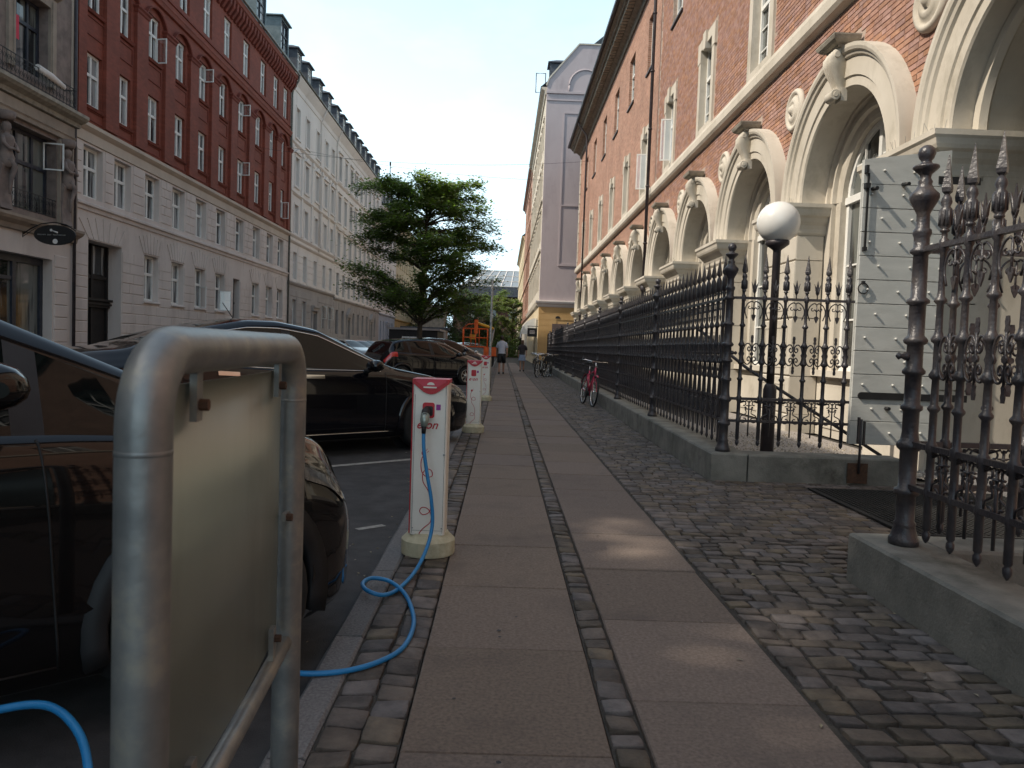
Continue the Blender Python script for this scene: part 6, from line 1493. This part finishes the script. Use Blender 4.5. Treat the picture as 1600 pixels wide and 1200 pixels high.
# ================================================================ BICYCLES
def bike(label,loc,rz,fc,lean=.0,group='bicycles parked along the fence',seatc=None,basket=False):
    t=thing('bicycle',label,'bicycle',loc,rz,group); t.rotation_euler=(lean,0,rz)
    fm=M['b_'+fc]; r=.335
    def wheel(x):
        w_=bpy.data.objects.new('wheel',None); put(w_,t,(x,0,r))
        MB().tube([(r*math.cos(a),0,r*math.sin(a)) for a in [2*PI*k/26 for k in range(26)]],.02,6,closed=True).build('tyre',M['rubber'],w_)
        m=MB(); m.tube([((r-.025)*math.cos(a),0,(r-.025)*math.sin(a)) for a in [2*PI*k/26 for k in range(26)]],.009,5,closed=True)
        for k in range(18): a=2*PI*k/18; m.tube([(.02*math.cos(a+.9),.02 if k%2 else -.02,.02*math.sin(a+.9)),((r-.03)*math.cos(a),0,(r-.03)*math.sin(a))],.0016,3,cap=False)
        m.tube([(0,-.04,0),(0,.04,0)],.02,8); m.build('rim',M['chrome'],w_)
        MB().tube([((r+.035)*math.cos(a),0,(r+.035)*math.sin(a)) for a in [(.15 if x<0 else .35)*PI+ PI*.75*k/12 for k in range(13)]],.02,4,flat=(.006,.028)).build('mudguard',M['black'] if fc!='pink' else fm,t,(x,0,r))
    wheel(-.52); wheel(.54)
    f=MB(); bbk=(-.10,0,.29); st=(-.24,0,.78); hd=(.36,0,.86); hb=(.40,0,.66)
    f.tube([bbk,st],.016,8).tube([bbk,hb],.019 if fc!='pink' else .035,8).tube([(st[0]+.03,0,.70),(.37,0,.80)],.016,8).tube([hd,hb],.02,8)
    for s in (-1,1): f.tube([bbk,(-.52,s*.055,r)],.010,6).tube([(st[0],0,.72),(-.52,s*.055,r)],.009,6).tube([hb,(.45,s*.045,.5),(.54,s*.05,r)],.012,6)
    f.build('frame',fm,t)
    MB().tube([(-.235,0,.76),(-.27,0,.92)],.013,6).build('seat_post',M['chrome'],t)
    MB().loft([[(-.40,-.07,.93),(-.40,.07,.93),(-.40,.06,.97),(-.40,-.06,.97)],[(-.30,-.085,.94),(-.30,.085,.94),(-.30,.07,.985),(-.30,-.07,.985)],[(-.18,-.03,.94),(-.18,.03,.94),(-.18,.025,.975),(-.18,-.025,.975)],[(-.12,-.015,.935),(-.12,.015,.935),(-.12,.01,.96),(-.12,-.01,.96)]],smooth=True).build('saddle',M['black'],t)
    MB().tube([(.35,0,.86),(.33,0,.98)],.013,6).tube([(.20,-.30,1.0),(.28,-.25,1.02),(.33,-.10,1.0),(.33,.10,1.0),(.28,.25,1.02),(.20,.30,1.0)],.011,6).build('handlebar',M['chrome'],t)
    MB().tube([(.20,-.30,1.0),(.12,-.32,.99)],.016,6).tube([(.20,.30,1.0),(.12,.32,.99)],.016,6).build('grip',M['black'],t)
    MB().tube([(-.10,-.05,.29),(-.10,.05,.29)],.09,14).tube([(-.10,-.07,.29),(-.02,-.075,.17),(-.02,-.16,.17)],.009,5).tube([(-.10,.07,.29),(-.18,.075,.41),(-.18,.16,.41)],.009,5).build('crank',M['black'],t)
    MB().tube([(-.16,.06,.28),(-.22,.20,.0)],.008,5).build('kickstand',M['black'],t)
    MB().box(-.72,-.38,-.07,.07,.715,.725).tube([(-.66,-.06,.715),(-.54,-.06,r)],.006,4).tube([(-.66,.06,.715),(-.54,.06,r)],.006,4).build('rack',M['black'],t)
    if basket: MB().box(.42,.72,-.17,.17,.68,.70).box(.42,.44,-.17,.17,.7,.93).box(.70,.72,-.17,.17,.7,.93).box(.44,.70,-.17,-.15,.7,.93).box(.44,.70,.15,.17,.7,.93).build('basket',M['black'],t)
    return t
for n_,c_ in (('pink',(.42,.008,.055)),('black',(.012,.012,.013)),('silver',(.35,.35,.34)),('green',(.02,.05,.03))): M['b_'+n_]=paint('bike_'+n_,c_,.35,.6)
bike('bright pink bicycle leaning against the fence on its own',(1.98,17.2,0),-PI/2+.10,'pink',lean=-.10)
bike('silver bicycle standing on its kickstand, front wheel towards the pavement',(1.72,33.0,0),-PI/2-.35,'silver',.06)
bike('black bicycle with a basket behind the silver bicycle',(1.95,34.4,0),-PI/2+.25,'black',-.05,basket=True)
bike('silver bicycle closest to the fence in the parked group',(2.22,34.6,0),-PI/2,'silver',-.06)
bike('black bicycle in the middle of the parked group',(1.75,37.2,0),-PI/2+.2,'black',.04)
bike('dark green bicycle at the back of the parked group',(2.1,38.6,0),-PI/2-.2,'green',-.04)
bike('black bicycle farthest along the fence, below the square sign',(1.9,41.5,0),-PI/2+.1,'black',.03)
# ================================================================ PEOPLE
def skin(name,verts,edges,radii,mat,parent,sub=2,root=0):
    me=bpy.data.meshes.new(name); me.from_pydata(verts,edges,[]); me.materials.append(mat); o=bpy.data.objects.new(name,me); put(o,parent)
    m=o.modifiers.new('s','SKIN'); m.use_smooth_shade=True; m.branch_smoothing=.6
    for i,rr in enumerate(radii):
        d_=me.skin_vertices[0].data[i]; d_.radius=(rr,rr) if not isinstance(rr,tuple) else rr; d_.use_root=(i==root)
    s_=o.modifiers.new('ss','SUBSURF'); s_.levels=sub; s_.render_levels=sub
    dg=bpy.context.evaluated_depsgraph_get(); dg.update(); nm=bpy.data.meshes.new_from_object(o.evaluated_get(dg)); o.modifiers.clear(); o.data=nm; nm.name=name
    return o
def person(label,loc,rz,H,female,top,bottom,skinm,hair,step=.16):
    t=thing('person',label,'person',loc,rz,'pedestrians walking away on the pavement'); k=H/1.8; sw=.19*k if not female else .165*k
    V=[(0,0,.96),(0,0,1.12),(0,.0,1.30),(0,-.01,1.46),(0,.0,1.56),(0,.015,1.63),(0,.02,1.70),(0,.02,1.76)]
    E_=[(i,i+1) for i in range(7)]; Rr=[(.155,.105),(.135,.095),(.155,.105),(.12,.085),.055,.07,(.078,.098),.055]
    def limb(base,pts,rs):
        i0=len(V); V.extend(pts); Rr.extend(rs); E_.append((base,i0)); E_.extend([(i0+i,i0+i+1) for i in range(len(pts)-1)])
    for s in (-1,1):
        st=step*s
        limb(0,[(s*.09,0,.88),(s*.10,st*.5+.02,.52),(s*.10,st*1.0-.05 if s<0 else st*1.1,.12),(s*.10,st*1.0-.03 if s<0 else st*1.15,.045),(s*.10,(st+.10) if s<0 else st*1.15+.14,.03)],[.085,.056,.042,.036,.032])
        limb(3,[(s*.17,0,1.45),(s*.235,-st*.3,1.17),(s*.245,-st*1.0+.03,.93),(s*.24,-st*1.2+.04,.86)],[.055,.042,.032,.03])
        wi=len(V)-1
        for q in range(4): limb(wi,[(s*(.235-.006),-st*1.2+.02+.018*q,.81),(s*.225,-st*1.2+.025+.018*q,.775-.008*abs(q-1.5))],[.010,.008])
        limb(wi,[(s*.215,-st*1.2+.075,.835),(s*.205,-st*1.2+.085,.80)],[.011,.009])
    V=[(x*k*(.92 if female else 1),y*k,z*k) for x,y,z in V]; Rr=[tuple(q*k for q in r) if isinstance(r,tuple) else r*k for r in Rr]
    skin('body',V,E_,Rr,skinm,t)
    m=MB()
    # shirt: lofted torso shell + sleeves
    wf=.9 if female else 1
    m.loft([[(a*wf*k*math.cos(2*PI*j/20),b*k*math.sin(2*PI*j/20)+.0,z*k) for j in range(20)] for a,b,z in ((.175,.125,.93),(.178,.13,.98),(.165,.12,1.12),(.185,.13,1.28),(.20,.125,1.42),(.17,.10,1.50),(.09,.075,1.545),(.07,.07,1.56))],True,False,True)
    for s in (-1,1): m.tube([(s*.14*k,0,1.46*k),(s*.20*k,-.02*s*k,1.36*k),(s*.232*k,-.035*s*k,1.22*k)],[.082*k,.072*k,.068*k],12)
    m.build('shirt',top,t)
    m=MB()
    if female: m.loft([[(a*k*math.cos(2*PI*j/20),b*k*math.sin(2*PI*j/20),z*k) for j in range(20)] for a,b,z in ((.15,.115,1.02),(.17,.13,.92),(.19,.16,.78),(.215,.18,.62))],True,False,True)
    else:
        m.loft([[(a*k*math.cos(2*PI*j/20),b*k*math.sin(2*PI*j/20),z*k) for j in range(20)] for a,b,z in ((.168,.12,1.0),(.18,.135,.92),(.185,.14,.84))],True,False,True)
        for s in (-1,1): m.tube([(s*.09*k,0,.88*k),(s*.10*k,step*s*.3*k,.70*k),(s*.105*k,(step*s*.5+.01)*k,.53*k)],[.115*k,.105*k,.098*k],14)
    m.build('shorts' if not female else 'skirt',bottom,t)
    m=MB(); cz=1.70*k
    m.loft([[(r_*k*math.cos(2*PI*j/16),.022*k-.012*k+r_*1.2*k*math.sin(2*PI*j/16)*( 1),cz+z*k) for j in range(16)] for r_,z in ((.066,-.10 if not female else -.22),(.088,-.04),(.092,.02),(.085,.06),(.06,.095),(.01,.108))],True,True,True)
    m.build('hair',hair,t)
    for s in (-1,1):
        st=step*s; yy=(st*1.0-.05 if s<0 else st*1.1)
        MB().loft([[(x_,y_,z_) for x_,y_,z_ in ((s*.10*k-.04*k*a,(yy+b)*k,z0),(s*.10*k+.04*k*a,(yy+b)*k,z0),(s*.10*k+.035*k*a,(yy+b)*k,z1),(s*.10*k-.035*k*a,(yy+b)*k,z1))] for a,b,z0,z1 in ((.7,-.07,.0,.08*k),(1,-.03,.0,.09*k),(1.05,.10,.0,.06*k),(.7,.20,.0,.035*k))],smooth=True).build('shoe',M['black'],t)
    return t
skm=pm('skin_tone',(.36,.19,.13),(.42,.23,.16),5,.6); hr1=pm('dark_hair',(.03,.018,.012),(.05,.03,.02),30,.6); hr2=pm('brown_hair',(.09,.05,.03),(.14,.08,.05),30,.6)
wsh=pm('white_shirt_cloth',(.50,.50,.58),(.60,.60,.66),6,.9); dsh=pm('dark_top_cloth',(.03,.025,.03),(.06,.05,.055),6,.9); den=pm('denim',(.20,.26,.38),(.28,.34,.46),12,.9)
person('man walking away in a white t-shirt and black knee shorts',(-.02,35.6,0),0,1.80,False,wsh,M['black'],skm,hr1)
person('woman walking away in a dark top and pale blue skirt',(1.08,40.6,0),0,1.68,True,dsh,den,skm,hr2,.10)
# ================================================================ LIFT, CONTAINER, PENDANT
lf=thing('boom_lift','orange work lift with a wire cage parked behind the cars','work lift',(-1.7,47,-.06))
org=pm('orange_machine_paint',(.70,.10,.015),(.85,.16,.02),4,.5); yel=pm('yellow_part',(.6,.35,.02),(.7,.42,.04),4,.5)
m=MB()
for z in (1.30,1.85,2.40):
    m.tube([(-.75,-.5,z),(.75,-.5,z),(.75,.5,z),(-.75,.5,z)],.03,5,closed=True)
for x,y in ((-.75,-.5),(-.25,-.5),(.25,-.5),(.75,-.5),(.75,.5),(-.75,.5),(0,.5)): m.tube([(x,y,1.3),(x,y,2.4)],.03,5)
m.tube([(-.75,-.5,2.4),(-.45,-.5,2.65),(0,-.5,2.7)],.03,5); m.build('cage',org,lf)
MB().box(-.72,.72,-.46,.46,1.24,1.29).build('platform',org,lf)
MB().box(-.06,.16,-.62,-.4,2.1,2.95).build('boom_head',org,lf); MB().tube([(.1,-.3,2.75),(1.1,.2,2.45)],.09,6).build('boom',yel,lf); MB().box(-.35,.0,-.3,.2,1.75,2.05).build('control_box',yel,lf)
MB().box(-.9,1.2,-.7,.7,.35,.85).build('chassis',M['blackdoor'],lf); MB().tube([(.9,.1,.8),(1.15,.2,2.5)],.06,8).build('mast',M['galv'],lf); MB().box(.55,1.35,-.75,-.1,.75,1.3).build('engine_cover',org,lf)
MB().box(-.6,.6,-.45,.45,.85,1.24).build('scissor_stack',M['galv'],lf)
for x in (-.6,.9):
    for y in (-.75,.75): MB().tube([(x,y-.1,.3),(x,y+.1,.3)],.3,16).build('wheel',M['rubber'],lf)
vn=thing('site_container','dark site container with a white framed window behind the street tree','container',(-6.9,50,-.06))
MB().box(-.6,2.6,0,5,.3,2.25).build('body',M['blackdoor'],vn); MB().box(-.7,2.75,-.1,5.1,2.25,2.38).build('roof',M['greybase'],vn); MB().box(.25,1.55,-.03,0,1.72,1.80).box(.25,1.55,-.03,0,1.1,1.18).box(.25,.33,-.03,0,1.18,1.72).box(1.47,1.55,-.03,0,1.18,1.72).build('window_frame',M['white'],vn); MB().box(.33,1.47,-.02,-.005,1.18,1.72).build('pane',M['pane'],vn)
for x in (-.2,2.2): MB().tube([(x,.6,.3),(x,.8,.3)],.3,14).build('wheel',M['rubber'],vn)
pdl=thing('hanging_street_lamp','dark dome street lamp hanging from wires above the street','street lamp',(-6.95,45,10.55))
MB().lathe([(.30,0),(.31,.03),(.29,.10),(.20,.27),(.10,.36),(.06,.42),(.03,.44),(.02,1.15)],18).build('shade',M['blackdoor'],pdl); MB().lathe([(.02,1.1),(.05,1.15),(.05,1.3),(.02,1.35)],8).build('clamp',M['blackdoor'],pdl)
MB().lathe([(.001,.02),(.12,.0),(.16,.04)],12).build('bulb_cover',M['whiteplaster'],pdl)
def wire(a,b,sag,label): tag(MB().tube([(a[0]+(b[0]-a[0])*i/20,a[1]+(b[1]-a[1])*i/20,a[2]+(b[2]-a[2])*i/20-sag*4*(i/20)*(1-i/20)) for i in range(21)],.009,4).build('overhead_wire',M['darkpipe']),label,'wire')
wire((XL,45,12.4),(XW,45,12.4),.55,'thin overhead wire carrying the hanging lamp across the street')
wire((XL,52,14.2),(XP,56,13.6),.4,'second thin overhead wire crossing between the pale and the mauve building')
# ================================================================ TREES
def tree(label,x,y,z0,H,cr_r,cz0,mat,n_br,leaves,ls,seed,tr=.17,lean=(0,0),flat=.75,group=None,name='street_tree'):
    rr=random.Random(seed); t=thing(name,label,'tree',(x,y,z0),0,group)
    tk=MB(); th=cz0+.25*(H-cz0)
    top=(lean[0],lean[1],H*.80)
    path=[(0,0,0),(lean[0]*.15,lean[1]*.2,cz0*.5),(lean[0]*.4,lean[1]*.4,cz0),(lean[0]*.7,lean[1]*.7,(cz0+H)/2),top]
    path=catmull(path,4); tk.tube(path,[tr*(1-.80*i/(len(path)-1)) for i in range(len(path))],9)
    ends=[]; lv=MB()
    def leafc(p,dirv,n,spread):
        for _ in range(n):
            q=p+Vector((rr.gauss(0,spread),rr.gauss(0,spread),rr.gauss(0,spread*.75)))
            s=ls*rr.uniform(.6,1.25); a=rr.uniform(0,2*PI); tl=rr.uniform(-.7,.7); tp=rr.uniform(-.6,.4)
            u=Vector((math.cos(a)*math.cos(tp),math.sin(a)*math.cos(tp),math.sin(tp))); v=u.cross(Vector((math.sin(tl)*math.cos(a),math.sin(tl)*math.sin(a),math.cos(tl)))); v=v.normalized() if v.length>.01 else u.orthogonal()
            lv.add([tuple(q-u*s*.5),tuple(q+v*s*.32),tuple(q+u*s*.55),tuple(q-v*s*.32)],[(0,1,2,3)])
    for i in range(n_br):
        f=(i+.5)/n_br; hz=cz0+(H-cz0)*(.02+.86*f)+rr.uniform(-.45,.45)*cr_r/3.5; k=min(len(path)-1,int(f*.95*(len(path)-len(path)//2)+len(path)//2)); 
        # base on trunk at matching height
        bz=max(cz0*.92,hz-.35*cr_r*rr.uniform(.2,.6)); tt=min(1,bz/(H*.80)); b=Vector(path[int(tt*(len(path)-1))])
        a=i*2.399+rr.uniform(-.3,.3); prof=(math.sin(PI*(.24+.60*(f**.9))))**.7
        rad=cr_r*prof*rr.uniform(.60,1.10); e=Vector((lean[0]+rad*math.cos(a),lean[1]+rad*math.sin(a),hz+rr.uniform(-.1,.25)))
        mid=b.lerp(e,.5)+Vector((0,0,.10*rad)); pth=[b,b.lerp(mid,.5)+Vector((0,0,.03*rad)),mid,mid.lerp(e,.5)+Vector((0,0,.04*rad)),e]
        tk.tube([tuple(p) for p in pth],[tr*.36,tr*.28,tr*.2,tr*.12,tr*.04],5,cap=False)
        nt=int(5+rad*2.4)
        for j in range(nt):
            g=.25+.75*(j+rr.random())/nt; p=pth[min(3,int(g*4))].lerp(pth[min(4,int(g*4)+1)],(g*4)%1)
            a2=a+rr.choice((-1,1))*rr.uniform(.4,1.2); l2=rad*rr.uniform(.16,.38)*(1.15-g*.6); e2=p+Vector((l2*math.cos(a2),l2*math.sin(a2),rr.uniform(-.06,.20)*l2))
            tk.tube([tuple(p),tuple(p.lerp(e2,.5)+Vector((0,0,.04))),tuple(e2)],[tr*.10,tr*.07,tr*.02],3,cap=False)
            nl=int(leaves/(n_br*nt)); 
            for q in (1,2,3,4): leafc(p.lerp(e2,q/4),None,max(1,int(nl*(.12,.18,.28,.42)[q-1]*rr.uniform(.3,1.7))),(.13,.14,.17,.22)[q-1]*cr_r/3.5)
    tk.build('trunk',M['bark'],t); lv.build('crown',mat,t,fix=False); return t
tree('broad green street tree with dark layered branches between the parked cars',-3.9,35,-.1,9.5,3.5,3.1,M['leaf'],84,80000,.16,8,tr=.16,lean=(.25,0),name='street_tree')
pk_=[(-12.5,118,8.8,4.2,'leaf2','dark park tree closest to the cream building'),(-8.5,112,10.5,4.6,'leaf2','tall dark park tree behind the street tree trunk'),(-4.6,106,9.2,4.3,'leaf2','dark park tree behind the orange lift'),(-1.0,112,10.2,4.5,'leaf','mid green park tree beside the thin street pole'),(1.3,104,8.8,3.4,'leaf3','yellow-green park tree next to the sunny shop row'),(-6.5,128,12,5,'leaf2','tallest park tree at the back of the group')]
for i,(x,y,H_,r_,mt_,lb) in enumerate(pk_):
    tree(lb,x,y,-.1,H_,r_,1.3,M[mt_],34,17000,.27,20+i,tr=.22,name='park_tree',group='trees in the park at the end of the street')
hd_=MB(); rr=random.Random(3)
for k in range(9000):
    q=Vector((rr.uniform(-14,2.2),rr.uniform(98,103),abs(rr.gauss(0,1.1)))); s=.3*rr.uniform(.6,1.3); a=rr.uniform(0,6); u=Vector((math.cos(a),math.sin(a),rr.uniform(-.4,.4))); v=Vector((-math.sin(a)*.5,math.cos(a)*.5,rr.uniform(-.6,.6)))
    hd_.add([tuple(q-u*s*.5),tuple(q+v*s*.4),tuple(q+u*s*.5),tuple(q-v*s*.4)],[(0,1,2,3)])
o=hd_.build('shrubbery',M['leaf2'],fix=False); o['kind']='stuff'
for i in range(6):
    make_car([hatch,sedan,mpv][i%3],['dark car','grey car','navy car','dark hatchback','grey saloon','black car'][i]+' far down the parking row, '+['first','second','third','fourth','fifth','last'][i]+' beyond the orange lift',(-1.1,52+3.4*i*1.4),HD,[blk,gry,navy,brn,silver,blk][i],detail=0)
print('objects',len(bpy.data.objects))
